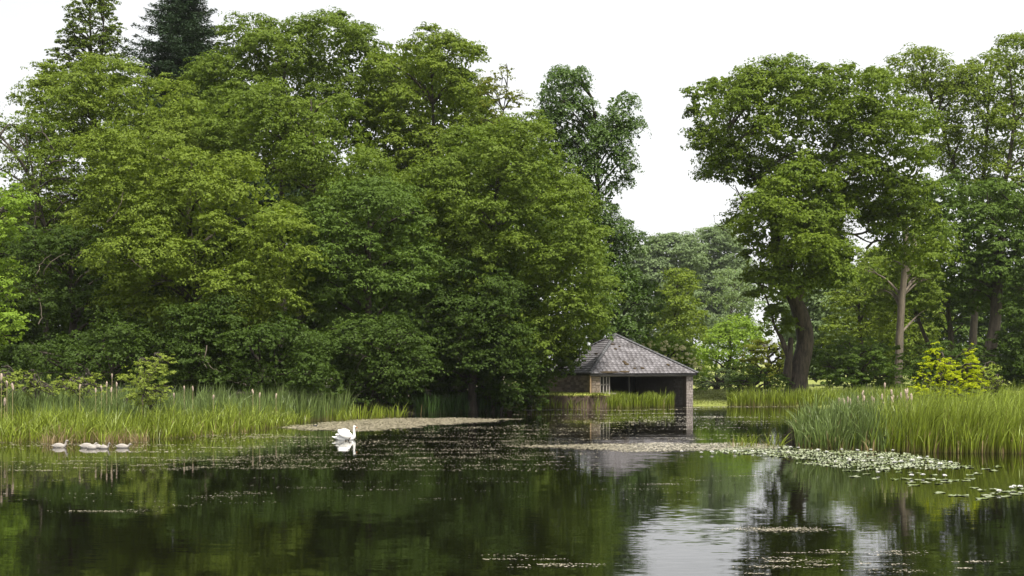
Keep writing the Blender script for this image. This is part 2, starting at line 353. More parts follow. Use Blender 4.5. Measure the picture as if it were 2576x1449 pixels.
# ------------------------------------------------------------------ boathouse
def boathouse():
    TH, HALF, ZE, ZA = math.radians(24), 5.65, 3.04, 6.67
    root = empty('boathouse', (9.76, 134.46, 0), TH, label='stone boathouse with hipped grey slate roof open to the water', cat='boathouse')
    rr = random.Random(7)
    mortar = simple_mat('mortar', (0.16, 0.125, 0.10), .95, .3, 3.0, bump=.5)
    stone_m = simple_mat('wall_stone', (0.20, 0.158, 0.13), .9, .35, 2.5, obj_var=.38, bump=.5)
    grey_m = simple_mat('pier_stone', (0.30, 0.26, 0.235), .9, .3, 3.0, obj_var=.25, bump=.5)
    timber = simple_mat('grey_timber', (0.23, 0.21, 0.195), .8, .3, 6.0, bump=.3)
    tan = simple_mat('tan_post', (0.38, 0.26, 0.17), .75, .2, 5.0)
    dark = simple_mat('dark_timber_shade', (0.035, 0.033, 0.032), .8, .3, 5.0)
    slate_m, n, l, b = new_mat('roof_slate')
    tc = n.new('ShaderNodeTexCoord'); ge = n.new('ShaderNodeNewGeometry')
    nz = N_(n, 'ShaderNodeTexNoise', Scale=1.1, Detail=7.0, Roughness=.7); l.new(ge.outputs['Position'], nz.inputs['Vector'])
    oi = n.new('ShaderNodeObjectInfo'); mr = n.new('ShaderNodeMapRange'); mr.inputs[3].default_value, mr.inputs[4].default_value = .9, 1.08; l.new(oi.outputs['Random'], mr.inputs[0])
    rp = n.new('ShaderNodeValToRGB'); l.new(nz.outputs['Fac'], rp.inputs[0]); e = rp.color_ramp.elements
    e[0].position, e[0].color = .32, (0.055, 0.048, 0.048, 1); e[1].position, e[1].color = .72, (0.25, 0.238, 0.255, 1)
    x = e.new(.5); x.color = (0.135, 0.126, 0.134, 1)
    l.new(mixrgb(n, l, 1.0, rp.outputs[0], mr.outputs[0], 'MULTIPLY'), b.inputs['Base Color']); b.inputs['Roughness'].default_value = .55
    hip_m = simple_mat('hip_lead', (0.085, 0.085, 0.09), .65, .25, 2.0, obj_var=.15)
    moss_m = simple_mat('moss', (0.050, 0.034, 0.016), 1.0, .4, 12.0, bump=.8)
    # unit stones, shared
    stones = []
    for k in range(5):
        bm = bmesh.new(); box_bm(bm, (0, 0, 0), (1, 1, 1), bev=.10)
        for v in bm.verts: v.co += Vector((rr.uniform(-.05, .05), rr.uniform(-.05, .05), rr.uniform(-.07, .07)))
        me = bpy.data.meshes.new('stone'); bm.to_mesh(me); bm.free(); stones.append(me)
    stone_sets = {}
    def stone(parent, c, s, mat):
        key = (rr.randrange(5), mat.name)
        if key not in stone_sets:
            me = stones[key[0]].copy(); me.materials.append(mat); stone_sets[key] = me
        o = bpy.data.objects.new('stone', stone_sets[key]); col.objects.link(o); o.parent = parent; o.location = c; o.scale = s
        o.rotation_euler = (0, 0, 0)
    def course(parent, axis, fixed, a0, a1, z0, z1, mat, hmin, hmax, lmin, lmax, depth=.12):
        z = z0
        while z < z1 - .05:
            h = min(rr.uniform(hmin, hmax), z1 - z)
            a = a0
            while a < a1 - .05:
                w = rr.uniform(lmin, lmax)
                if a1 - (a + w) < lmin * .6: w = a1 - a
                c = (a + w / 2, fixed, z + h / 2) if axis == 'u' else (fixed, a + w / 2, z + h / 2)
                s = (w - .025, depth * rr.uniform(.8, 1.3), h - .022)
                if axis == 'v': s = (s[1], s[0], s[2])
                stone(parent, c, s, mat)
                a += w
            z += h
    W, TK = 5.3, .5
    ws = box_obj('side_wall', (-W + TK / 2, 0, 1.2), (TK, 2 * W, 3.5), mortar, root)
    course(ws, 'v', -W, -W + .06, W - .05, 1.0, 2.9, stone_m, .19, .27, .35, .75)
    wf = box_obj('front_pier', (-W + .46, -W + TK / 2 - .004, 1.2), (.92, TK, 3.49), mortar, root)
    course(wf, 'u', -W - .004, -W + .06, -W + .92, 1.0, 2.75, stone_m, .19, .27, .28, .5)
    pr = box_obj('end_pier', (W - .36, -W + .30, 1.2), (.72, .60, 3.5), mortar, root)
    course(pr, 'u', -W, W - .72, W, -.1, 2.75, grey_m, .12, .18, .18, .40, .10)
    ri = box_obj('return_wall', (W - TK / 2 - .003, .302, 1.19), (TK, 2 * W - 1.2, 3.48), grey_m, root)
    course(ri, 'v', W - TK - .003, -W + .62, -W + 2.6, -.1, 2.7, grey_m, .17, .25, .3, .6, .06)
    box_obj('back_wall', (-.003, W - TK / 2 - .003, 1.18), (2 * W - 2 * TK - .02, TK, 3.47), dark, root)  # near-black colour stands in for the unlit interior
    box_obj('lintel_beam', (.45, -W + .10, 2.84), (2 * W - .96, .22, .20), timber, root, .01)
    # slatted gate between the pier and the opening
    gt = empty('slatted_gate'); gt.parent = root
    for k, u in enumerate((-4.30, -3.98, -3.66, -3.38)):
        box_obj('slat', (u, -W + .12 + .003 * k, 1.92), (.13, .05, 1.62), timber, gt, .006)
    for z in (1.24, 2.02): box_obj('rail', (-3.84, -W + .17, z), (1.1, .045, .14), timber, gt, .006)
    tube_obj('corner_post', [([(-W - .14, -W - .16, .9), (-W - .12, -W - .15, 2.0), (-W - .13, -W - .15, 2.96)], [.085, .075, .07])], tan, root, 10)
    box_obj('threshold_slab', (-3.7, -W - .32, 1.2), (1.2, .8, .16), grey_m, root, .02)
    tube_obj('mooring_post', [([(2.6, 2.0, -.4), (2.6, 2.0, 2.8)], .07)], simple_mat('pale_post', (.6, .58, .55), .8), root, 8)
    # roof: boarded deck, slates laid in courses, hip tiles, fascia, moss
    D = .06
    bm = bmesh.new()
    cs = [bm.verts.new((sx * (HALF - .04), sy * (HALF - .04), ZE - D)) for sx, sy in ((-1, -1), (1, -1), (1, 1), (-1, 1))]; ap = bm.verts.new((0, 0, ZA - D))
    for k in range(4): bm.faces.new((cs[k], cs[(k + 1) % 4], ap))
    bm.faces.new(cs[::-1])
    roof = bm_obj('roof', bm, dark, root)
    T = math.hypot(HALF, ZA - ZE); NC = 18; ex = T / NC; laid = [0]
    def face_pt(f, x, t, lift):                         # x along the eave, t up the slope
        s = t / T; hw = HALF * (1 - s); z = ZE + (ZA - ZE) * s
        nz_ = HALF / T; nh = (ZA - ZE) / T
        y = -hw - lift * nh; z += lift * nz_
        ang = (0, -math.pi / 2, math.pi, math.pi / 2)[f]
        return (x * math.cos(ang) - y * math.sin(ang), x * math.sin(ang) + y * math.cos(ang), z)
    def slates(f, solo):
        allV, allF = [], []
        for k in range(NC):
            t0, t1 = k * ex - .02, min((k + 1) * ex + .06, T - .02)
            h0, h1 = HALF * (1 - max(t0, 0) / T), HALF * (1 - t1 / T)
            xx = -h0 - (.23 if k % 2 else 0) - rr.uniform(0, .05)
            while xx < h0:
                w = .46 + rr.uniform(-.05, .05)
                x0, x1 = max(xx, -h0) + .006, min(xx + w, h0) - .006
                xx += w
                if x1 - x0 < .05: continue
                u0, u1 = min(max(x0, -h1), h1), min(max(x1, -h1), h1)
                if u1 - u0 < .01: u1 = u0 + .01
                lo, d0 = .022 + rr.uniform(0, .006), rr.uniform(-.01, .01)
                q = [(x0, t0 + d0, lo), (x1, t0 + d0, lo), (u1, t1, .004), (u0, t1, .004)]
                V = [face_pt(f, a, t, h) for a, t, h in q] + [face_pt(f, a, t, h - .018) for a, t, h in q]
                F = [(0, 1, 2, 3), (7, 6, 5, 4), (0, 4, 5, 1), (1, 5, 6, 2), (2, 6, 7, 3), (3, 7, 4, 0)]
                if solo and laid[0] < 300: link('slate', np_mesh('slate', V, F), slate_m, roof); laid[0] += 1
                else:
                    o = len(allV); allV += V; allF += [tuple(i + o for i in g) for g in F]
        if allV: tag(link('slate_rows', np_mesh('slate_rows', allV, allF), slate_m, roof), kind='stuff')
    slates(0, True); slates(1, True); slates(2, False); slates(3, False)
    hl = math.sqrt(2 * HALF * HALF + (ZA - ZE) ** 2); NH = 24; step = hl / NH
    V = [(-.19, 0, -.045), (0, 0, .05), (.19, 0, -.045), (-.19, step * 1.12, -.075), (0, step * 1.12, .02), (.19, step * 1.12, -.075)]
    V += [(a, b_, c_ - .03) for a, b_, c_ in V]
    F4 = [(0, 1, 4, 3), (1, 2, 5, 4), (7, 6, 9, 10), (8, 7, 10, 11), (0, 6, 7, 1), (1, 7, 8, 2), (3, 4, 10, 9), (4, 5, 11, 10), (0, 3, 9, 6), (2, 8, 11, 5)]
    hm = np_mesh('hip_tile', V, F4); hm.materials.append(hip_m)
    for sx, sy in ((-1, -1), (1, -1), (-1, 1), (1, 1)):
        a = Vector((sx * HALF, sy * HALF, ZE)); d = (Vector((0, 0, ZA)) - a); L = d.length; d.normalize()
        side = d.cross(Vector((0, 0, 1))).normalized(); up = side.cross(d)
        R = Matrix((side, d, up)).transposed().to_4x4()
        for k in range(NH):
            o = bpy.data.objects.new('hip_tile', hm); col.objects.link(o); o.parent = roof
            o.matrix_local = Matrix.Translation(a + d * (k * step) + up * .10) @ R
    for ang, nm in ((0, 0), (-math.pi / 2, 1), (math.pi, 2), (math.pi / 2, 3)):
        o = box_obj('fascia_board', (0, -HALF + .05, ZE - .13), (2 * HALF - .16 - .06 * (nm % 2), .035, .15), dark, roof); o.rotation_euler[2] = ang
    def moss(x, t, rx, ry):
        bm = bmesh.new(); bmesh.ops.create_icosphere(bm, subdivisions=2, radius=1)
        for v in bm.verts:
            v.co *= 1 + .25 * mnoise.noise(v.co * 2.3 + Vector((x, t, 0)))
        bmesh.ops.scale(bm, vec=(rx, ry, .05), verts=bm.verts)
        o = bm_obj('moss_patch', bm, moss_m, roof, True)
        o.location = face_pt(0, x, t, .05); o.rotation_euler = (math.atan2(ZA - ZE, HALF), 0, 0)
    for x, t, rx, ry in ((-1.2, 1.5, .26, .22), (-1.25, 1.85, .2, .2), (-.7, .75, .17, .13), (.15, .8, .22, .15), (3.1, 1.35, .18, .19), (-1.15, 4.1, .17, .14), (-1.1, 4.9, .2, .1),
                         (-3.6, .12, 1.1, .13), (-2.0, .2, .55, .16), (-3.6, 3.2, .2, .12), (-.55, 4.5, .13, .1)): moss(x, t, rx, ry)
boathouse()

# ------------------------------------------------------------------ trees
STAT = {'leaves': 0}
def crown_lobes(poly, Yc, depth, r, rng, front=.72, fill=1.9):
    """lobes (x, y, z, r) over the surface of a solid swollen from an elevation outline"""
    A = np.asarray(poly); area = poly_area(A)
    g = in_poly(A, 400, rng); emax = np.max(poly_dist(g, A)); eR = max(min(depth, emax), .3)
    want = int(max(3, 1.3 * fill * area / (math.pi * r * r) / front)); out = []
    tries = 0
    while len(out) < want and tries < want * 14:
        tries += 1
        p = in_poly(A, 1, rng)[0] if tries % 24 == 1 else None
        if p is None:
            if tries % 24 == 2 or 'pool' not in locals(): pool = in_poly(A, 200, rng)
            p = pool[rng.integers(len(pool))]
        e = poly_dist(p[None], A)[0]
        rad = r * rng.uniform(.55, 1.3)
        if e < rad * .45:
            rad = max(e / .45, r * .3)
            if e < r * .12: continue
        t = depth * math.sqrt(max(0, 1 - (1 - min(e / eR, 1)) ** 2))
        s = -1 if rng.random() < front else 1
        y = Yc + s * max(0, t - rad * .5) * rng.uniform(.55, 1.12)
        c = np.array([p[0], y, p[1]])
        if any(np.linalg.norm((c - o[:3]) * (1, .8, 1.35)) < .44 * (rad + o[3]) for o in out): continue
        out.append(np.array([*c, rad]))
    per_ = np.linalg.norm(A - np.roll(A, -1, 0), axis=1); k = int(per_.sum() / .9); NL = len(out)     # loose sprigs along the outline
    cum = np.concatenate([[0], np.cumsum(per_)]); B = np.concatenate([A, A[:1]])
    for q in rng.random(k) * cum[-1]:
        x = np.interp(q, cum, B[:, 0]); z = np.interp(q, cum, B[:, 1]); rad = min(r, 1.6) * rng.uniform(.14, .34)
        j = min(range(NL), key=lambda i: (out[i][0] - x) ** 2 + (out[i][2] - z) ** 2) if NL else None
        c = np.array([x, Yc, z])
        if j is not None:                               # sprigs grow out of the nearest lobe
            dv = c - out[j][:3]; ln = np.linalg.norm(dv); c = out[j][:3] + dv / max(ln, 1e-6) * min(ln, out[j][3] * rng.uniform(.95, 1.35))
        out.append(np.array([*(c + rng.normal(size=3) * .15), rad]))
    return np.array(out), area, eR

LZ = .88
def foliage(lobes, n_leaves, rng, leaf, aspect=.65, clump=.62, flat=.62, up=.35, airy=0.0, droop=0.0):
    """leaf points, normals, sizes and tones: clumps on every lobe's shell, leaves in every clump"""
    L = len(lobes); per = 26
    ncl = max(L * 4, int(n_leaves / per))
    w = lobes[:, 3] ** 1.8; w = w / w.sum()
    li = rng.choice(L, ncl, p=w)
    d = unit(rng.normal(size=(ncl, 3)) * (1, 1, .8) + np.array([0, -.3, .45])); d[:, 2] = np.where(d[:, 2] < -.45, -d[:, 2], d[:, 2]); d = unit(d)
    R = lobes[li, 3:4]
    cc = lobes[li, :3] + d * R * rng.uniform(.62, 1.04, (ncl, 1)) * np.array([1, 1, LZ])
    # drop clumps buried in a neighbour lobe
    keep = np.ones(ncl, bool)
    for o in lobes:
        keep &= ~(np.linalg.norm((cc - o[:3]) / np.array([1, 1, LZ]), axis=1) < .55 * o[3])
    cc, d, li, R = cc[keep], d[keep], li[keep], R[keep]
    per = max(10, int(n_leaves / max(1, len(cc))))
    rc = clump * rng.uniform(.42, 1.3, len(cc)) * np.clip(R[:, 0] / 1.2, .5, 1.25)
    k = len(cc)
    uv = unit(rng.normal(size=(k, per, 3)) + .55 * d[:, None] + np.array([0, 0, .5]))
    u = uv * (rng.random((k, per, 1)) ** .28)
    hd = d * (1, 1, .25) + rng.normal(size=d.shape) * (.35, .35, .12); hd = unit(hd)[:, None]      # every clump is a spray reaching outwards
    al = np.sum(u * hd, -1, keepdims=True)
    st = rng.uniform(.5, 1.3, (k, 1, 1))
    u = u + hd * al * st
    u[..., 2] *= flat
    u[..., 2] -= .16 * np.maximum(al[..., 0], 0) ** 2 * (1 + st[..., 0])
    u[..., 2] -= droop * np.sum(u[..., :2] ** 2, -1)
    pts = cc[:, None] + u * rc[:, None, None]
    nor = unit(.30 * d[:, None] + up * np.array([0, 0, 1.]) + .55 * uv + .36 * rng.normal(size=(k, per, 3)))
    lt = rng.random(L)[li]; ct = rng.random(k)
    tone = np.clip(.28 * lt[:, None] + .37 * ct[:, None] + .35 * rng.random((k, per)), 0, 1)
    sz = leaf * rng.uniform(.65, 1.25, (k, per))
    if airy:
        m_ = rng.random((k, per)) > airy * rng.random((k, 1)); pts, nor, tone, sz = pts[m_], nor[m_], tone[m_], sz[m_]
    return pts.reshape(-1, 3), nor.reshape(-1, 3), sz.ravel(), tone.ravel()

def disp(poly, Y): return np.array([(P(x, y, Y)[0], P(x, y, Y)[2]) for x, y in poly])

def tree(name, label, cat, Y, polys, mat, base, r=1.88, leaf=.2, dens=420, depth=None, core=26, trunk_r=.4, limbs=(), bark='bark',
         seed=0, airy=0.0, clump=.50, flat=.52, limb_n=16, group=None, up=.35, aspect=.65, fill=1.9, trunk=None, droop=0.0, dead=()):
    """a tree or shrub: trunk, branches and a crown swollen from one or more outlines"""
    rng = np.random.default_rng(seed + 101)
    bx, bz = (base[0] - HX) / FD * Y, float(land_z(np.array([[(base[0] - HX) / FD * Y, Y]]))[0]) if len(base) == 1 else base[1]
    bz = max(bz, -.4)
    root = empty(name, (bx, Y, bz), label=label, cat=cat, group=group)
    org = np.array([bx, Y, bz])
    allp, alln, alls, allt, lob = [], [], [], [], []
    for pi, poly in enumerate(polys):
        yo = 0.0
        if isinstance(poly, tuple) and len(poly) == 2 and isinstance(poly[0], list): poly, yo = poly
        A = disp(poly, Y)
        wdt = A[:, 0].max() - A[:, 0].min()
        dp = depth or min(.42 * wdt, 5.5)
        lb, area, eR = crown_lobes(A, Y + yo, dp, r, rng, fill=fill)
        if not len(lb): continue
        lob.append(lb)
        p, n_, s, t = foliage(lb, area * dens * .86, rng, leaf, aspect, clump, flat, up, airy, droop)
        allp.append(p); alln.append(n_); alls.append(s); allt.append(t)
        if core:                                        # inner foliage that closes the crown
            k = int(area * core); q = in_poly(A, k, rng); e = poly_dist(q, A); ok = e > .5; q, e = q[ok], e[ok]
            t_ = dp * np.sqrt(np.maximum(0, 1 - (1 - np.minimum(e / eR, 1)) ** 2)) * .62
            allp.append(np.column_stack([q[:, 0], Y + yo + t_ * rng.uniform(-1, 1, len(q)), q[:, 1]]))
            alln.append(unit(rng.normal(size=(len(q), 3)))); alls.append(leaf * rng.uniform(1.3, 2.4, len(q))); allt.append(rng.random(len(q)))
    p, n_, s, t = map(np.concatenate, (allp, alln, alls, allt)); lob = np.concatenate(lob)
    s = s * 1.16
    me = leaf_mesh('crown', p - org, n_, s, s * aspect, t, rng)
    STAT['leaves'] += len(p)
    link('crown', me, M[mat], root)
    # trunk and branches
    top = np.array([lob[:, 0].mean(), Y, np.percentile(lob[:, 2], 88)])
    if trunk is None:
        h = top - org
        mid = [org + h * f + np.array([rng.normal() * .35, rng.normal() * .35, 0]) for f in (.25, .5, .75)]
        tp = spline([org - (0, 0, .3), *mid, top], 14)
    else: tp = spline([np.array(q) for q in trunk], 16)
    tr = trunk_r * (np.linspace(1.0, .16 if trunk is None else .55, len(tp))); tr[0] *= 1.35; tr[1] *= 1.1
    tube_obj('trunk', [(tp - org, tr)], M[bark], root, 10, .04, rng)
    paths = []
    anchor = [tp[3:]]
    for pts, r0, r1 in limbs:
        q = np.array([P(x, y, Y + yy) for x, y, yy in pts]); sp = spline(q, 3 * len(q)); paths.append((sp - org, np.linspace(r0, r1, len(sp)))); anchor.append(sp[2:])
    anchor = np.concatenate(anchor)
    bigl = lob[lob[:, 3] > np.percentile(lob[:, 3], 45)]
    for o in bigl[rng.permutation(len(bigl))[:limb_n]]:
        cost = np.linalg.norm(anchor - o[:3], axis=1) + 2.0 * np.maximum(0, anchor[:, 2] - (o[2] - .45 * np.linalg.norm(anchor[:, :2] - o[:2], axis=1)))
        a = anchor[np.argmin(cost)]
        if np.linalg.norm(a - o[:3]) > 7.5: continue
        md = a * .5 + o[:3] * .5 + np.array([rng.normal() * .3, rng.normal() * .3, .5])
        sp = spline([a, md, o[:3]], 7); rad = np.linspace(min(trunk_r * .34, .15), .03, 7)
        paths.append((sp - org, rad))
        for _ in range(2):
            e = o[:3] + unit(rng.normal(size=3)) * o[3] * .95
            paths.append((spline([sp[4], (sp[4] + e) / 2 + (0, 0, .2), e], 4) - org, np.linspace(.05, .015, 4)))
    if paths: tube_obj('branches', paths, M[bark], root, 6, .05, rng)
    if dead:
        for pts in dead:
            q = np.array([P(x, y, Y + yy) for x, y, yy in pts]); sp = spline(q, 3 * len(q)) + rng.normal(size=(3 * len(q), 3)) * .04
            tube_obj('dead_branch', [(sp - org, np.linspace(.045, .015, len(sp)))], M['twig_pale'], root, 5)
    return root

def conifer(name, label, dx, Y, z0, apex_dy, half_w, mat, seed, lift, tiers, per, needles, bark, leaders=1):
    rng = np.random.default_rng(seed)
    X = (dx - HX) / FD * Y; zt = EYE + (HY - apex_dy) / FD * Y; gz_ = 1.1
    root = empty(name, (X, Y, gz_), label=label, cat='tree')
    paths = []
    for k in range(leaders):
        ox = (k - (leaders - 1) / 2) * .9
        paths.append((np.array([(0, 0, -.3), (ox * .3, 0, (zt - gz_) * .5), (ox, 0, (zt - gz_) * (1 - .04 * k))]), [.45, .28, .03]))
    tube_obj('trunk', paths, M[bark], root, 8)
    bp, pts, nor, tan, sz = [], [], [], [], []
    H = zt - z0
    for i in range(tiers):
        for j in range(per):
            f = (i + rng.uniform(-.9, .9)) / tiers; f = min(max(f, 0), .985); z = z0 + f * H
            L0 = half_w * (1 - f) ** .68 + .25
            a = 2 * math.pi * (j + rng.random()) / per + i * .7
            L = L0 * rng.uniform(.4, 1.2); dirv = np.array([math.cos(a), math.sin(a), 0])
            s = np.linspace(0, 1, 6)[:, None]
            if lift < 0: zz = lift * L * (s ** 1.1) + .22 * L * s ** 3
            else: zz = lift * L * s ** 1.2
            pp = dirv * L * s + np.array([0, 0, 1.]) * zz + np.array([0, 0, z - gz_])
            bp.append((pp, np.linspace(.06, .012, 6)))
            k = max(6, int(needles * L)); u = rng.uniform(.12, 1.03, k)
            q = np.column_stack([np.interp(u, s[:, 0], pp[:, c]) for c in range(3)])
            sd = np.cross(dirv, (0, 0, 1.)); wdt = .30 * L * (1 - u * .75) * (1 if lift < 0 else .55) + .12
            off = rng.normal(size=k) * .55
            q = q + sd * (off * wdt)[:, None]; q[:, 2] -= (np.abs(rng.normal(size=k)) * .16 if lift < 0 else rng.normal(size=k) * .10)
            pts.append(q); tv = dirv * .7 + sd * np.sign(off)[:, None] * .7 + np.array([0, 0, -.35 if lift < 0 else .15]) + rng.normal(size=(k, 3)) * .3
            tan.append(tv); nor.append(unit(np.array([0, 0, 1.]) + rng.normal(size=(k, 3)) * .5)); sz.append(rng.uniform(.22, .42, k))
    tube_obj('branches', bp, M[bark], root, 4)
    pts, nor, tan, sz = map(np.concatenate, (pts, nor, tan, sz))
    STAT['leaves'] += len(pts)
    link('crown', leaf_mesh('crown', pts, nor, sz, sz * .34, rng.random(len(pts)), rng, tan), M[mat], root)

tree('pointed_tree', 'airy pointed tree with upswept branches at the top left', 'tree', 150,
     [[(212, -45), (268, -45), (292, 10), (312, 60), (322, 120), (324, 190), (310, 320), (120, 320), (124, 190), (140, 130), (165, 80), (190, 10)]],
     'leaf_larch', (235,), r=0.75, leaf=.2, dens=400, core=10, seed=19, airy=.2, clump=.5, trunk_r=.32, fill=1.5, limb_n=60, depth=3.2, flat=.45,
     limbs=[([(238, 400, 0), (232, 200, 0), (228, 90, 0), (225, -40, 0)], .26, .05), ([(246, 260, 0), (258, 120, 0), (262, 0, 0)], .16, .04)])
conifer('spruce_tree', 'dark blue-green spruce standing behind the left wood', 462, 152, 20, -75, 12.5, 'leaf_spruce', 12, -.24, 50, 14, 60, 'bark')

# far belt behind the left wood
BELT = 'trees hidden behind the left wood'
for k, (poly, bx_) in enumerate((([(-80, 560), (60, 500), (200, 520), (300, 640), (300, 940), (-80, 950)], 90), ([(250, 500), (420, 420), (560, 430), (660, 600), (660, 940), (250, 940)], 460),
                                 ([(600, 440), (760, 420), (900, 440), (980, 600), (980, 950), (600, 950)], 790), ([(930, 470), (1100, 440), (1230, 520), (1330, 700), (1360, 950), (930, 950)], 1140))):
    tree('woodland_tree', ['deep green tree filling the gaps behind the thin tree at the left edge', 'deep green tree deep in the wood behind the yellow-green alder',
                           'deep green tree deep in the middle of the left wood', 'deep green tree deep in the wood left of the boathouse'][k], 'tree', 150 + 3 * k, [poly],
         'leaf_deep_shade', (bx_,), r=2.40, leaf=.42, dens=110, depth=4, core=34, trunk_r=.5, seed=20 + k, clump=1.0, limb_n=8)

tree('alder_tree', 'olive crown rising behind the layered alders, right of the tallest crown', 'tree', 140,
     [[(890, 190), (960, 130), (1090, 110), (1190, 190), (1260, 300), (1340, 360), (1420, 430), (1460, 600), (1400, 720), (1000, 640), (880, 420)]],
     'leaf_olive', (1150,), r=1.60, leaf=.27, dens=150, core=30, seed=28, trunk_r=.5, depth=4)
tree('alder_tree', 'green crown between the layered alder and the chestnut behind the boathouse', 'tree', 127,
     [[(1190, 400), (1300, 330), (1400, 410), (1470, 480), (1520, 640), (1530, 760), (1540, 850), (1440, 900), (1300, 900), (1180, 720)]],
     'leaf_mid', (1360,), r=1.50, leaf=.24, dens=170, core=34, seed=29, trunk_r=.4, depth=3.5)
tree('thin_tree', 'thin open tree at the left edge with sky showing through its branches', 'tree', 118,
     [[(-70, 290), (10, 262), (45, 300), (100, 290), (170, 330), (215, 420), (240, 520), (220, 640), (160, 740), (60, 780), (-70, 780)]],
     'leaf_olive', (120,), r=1.29, leaf=.19, dens=200, core=3, seed=1, airy=.5, clump=.6, trunk_r=.3, fill=1.5, limb_n=30,
     limbs=[([(140, 700, 0), (94, 500, -2), (66, 430, -2.5), (35, 382, -3), (0, 340, -3)], .22, .05), ([(94, 500, -2), (110, 420, -3), (135, 380, -3)], .1, .03)])
tree('alder_tree', 'broad light green crown at upper left below the two pointed trees', 'tree', 124,
     [[(40, 255), (85, 225), (125, 170), (190, 158), (260, 165), (330, 178), (430, 195), (490, 250), (540, 330), (580, 460), (520, 580), (330, 640), (130, 600), (70, 440), (60, 330)]],
     'leaf_yellow', (330,), r=1.77, leaf=.2, dens=400, core=22, seed=2, trunk_r=.4)
tree('alder_tree', 'tallest rounded crown of the left wood, top centre left', 'tree', 134,
     [[(470, 200), (520, 140), (565, 112), (600, 70), (650, 62), (690, 38), (740, 52), (790, 45), (830, 28), (880, 38), (922, 60), (945, 110), (940, 200), (910, 340), (820, 430), (680, 440), (560, 400), (480, 320)]],
     'leaf_olive', (700,), r=1.77, leaf=.21, dens=420, core=36, seed=3, trunk_r=.5)
tree('alder_tree', 'olive green crown right of the tallest one in the left wood', 'tree', 132,
     [[(925, 140), (960, 105), (1050, 90), (1085, 76), (1110, 100), (1160, 98), (1212, 122), (1212, 150), (1190, 190), (1245, 270), (1260, 400), (1170, 500), (1000, 480), (925, 320)]],
     'leaf_yellow', (1080,), r=1.65, leaf=.2, dens=400, core=22, seed=4, trunk_r=.4)
tree('sapling_tree', 'spindly tree with sparse reddish-olive leaves against the sky beside the chestnut', 'tree', 128,
     [[(1205, 240), (1240, 158), (1285, 172), (1265, 235), (1325, 238), (1345, 275), (1320, 340), (1250, 380), (1210, 330)]],
     'leaf_rust', (1260,), r=0.80, leaf=.19, dens=170, core=2, seed=5, airy=.5, trunk_r=.15, fill=1.5)
tree('alder_tree', 'mid green layered crown in the heart of the left wood', 'tree', 120,
     [[(470, 270), (600, 215), (740, 235), (860, 255), (950, 330), (1010, 440), (1040, 570), (990, 670), (860, 670), (760, 590), (690, 480), (560, 400)]],
     'leaf_olive', (780,), r=1.77, leaf=.2, dens=420, core=24, seed=6, trunk_r=.45)
tree('alder_tree', 'yellow-green domed alder leaning over the left reed bed', 'tree', 106,
     [[(228, 420), (245, 355), (300, 335), (380, 368), (480, 358), (580, 398), (690, 440), (750, 510), (782, 600), (800, 700), (750, 810), (600, 880), (420, 850), (280, 770), (225, 640)]],
     'leaf_yellow', (480,), r=1.59, leaf=.19, dens=470, core=22, seed=7, trunk_r=.5,
     dead=[[(110, 690, 0), (125, 660, -1), (160, 640, -1), (175, 642, -1)], [(270, 560, -4), (300, 520, -5), (310, 480, -5)], [(555, 690, -5), (545, 730, -5), (550, 760, -5)], [(330, 655, -5), (380, 690, -5.5)]])
tree('alder_tree', 'deep green alder in the middle of the left wood with drooping tiers', 'tree', 112,
     [[(700, 560), (860, 470), (1000, 465), (1085, 560), (1110, 690), (1100, 800), (1085, 900), (1000, 970), (880, 960), (800, 860), (750, 720)]],
     'leaf_mid', (930,), r=1.59, leaf=.2, dens=450, core=24, seed=8, trunk_r=.45)
tree('alder_tree', 'large layered alder beside the boathouse, rightmost crown of the left wood', 'tree', 117,
     [[(1050, 430), (1130, 340), (1200, 300), (1270, 285), (1350, 305), (1400, 370), (1440, 455), (1495, 480), (1505, 560), (1545, 650), (1535, 760), (1545, 830), (1490, 880), (1380, 930), (1290, 960), (1150, 900), (1070, 800), (1035, 600)]],
     'leaf_olive', (1250,), r=1.65, leaf=.2, dens=440, core=20, seed=9, trunk_r=.5)
tree('overhanging_bough', 'low leafy alder bough hanging in front of the boathouse side wall', 'tree', 121,
     [[(1300, 800), (1400, 800), (1470, 840), (1478, 895), (1455, 950), (1400, 955), (1375, 1005), (1325, 1015), (1300, 930)]],
     'leaf_mid', (1330,), r=0.70, leaf=.19, dens=520, core=26, seed=10, trunk_r=.2, depth=2)
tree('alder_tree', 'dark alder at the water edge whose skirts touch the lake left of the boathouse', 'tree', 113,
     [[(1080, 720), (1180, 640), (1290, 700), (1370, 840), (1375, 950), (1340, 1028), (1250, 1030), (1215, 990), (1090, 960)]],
     'leaf_deep_shade', (1190,), r=1.47, leaf=.19, dens=430, core=26, seed=13, trunk_r=.4)
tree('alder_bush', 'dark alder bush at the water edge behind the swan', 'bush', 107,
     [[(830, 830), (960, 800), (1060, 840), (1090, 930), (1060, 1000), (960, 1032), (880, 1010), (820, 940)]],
     'leaf_deep_shade', (950,), r=1.36, leaf=.18, dens=450, core=26, seed=14, trunk_r=.3)
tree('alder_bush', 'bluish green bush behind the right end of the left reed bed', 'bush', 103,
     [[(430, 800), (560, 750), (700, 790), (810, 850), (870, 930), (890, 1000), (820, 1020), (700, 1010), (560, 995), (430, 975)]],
     'leaf_deep_shade', (640,), r=1.29, leaf=.18, dens=450, core=26, seed=15, trunk_r=.3,
     dead=[[(520, 870, -4.5), (515, 905, -4.5), (540, 930, -4.5), (560, 935, -4.5)], [(500, 890, -4.2), (520, 925, -4.6)]])
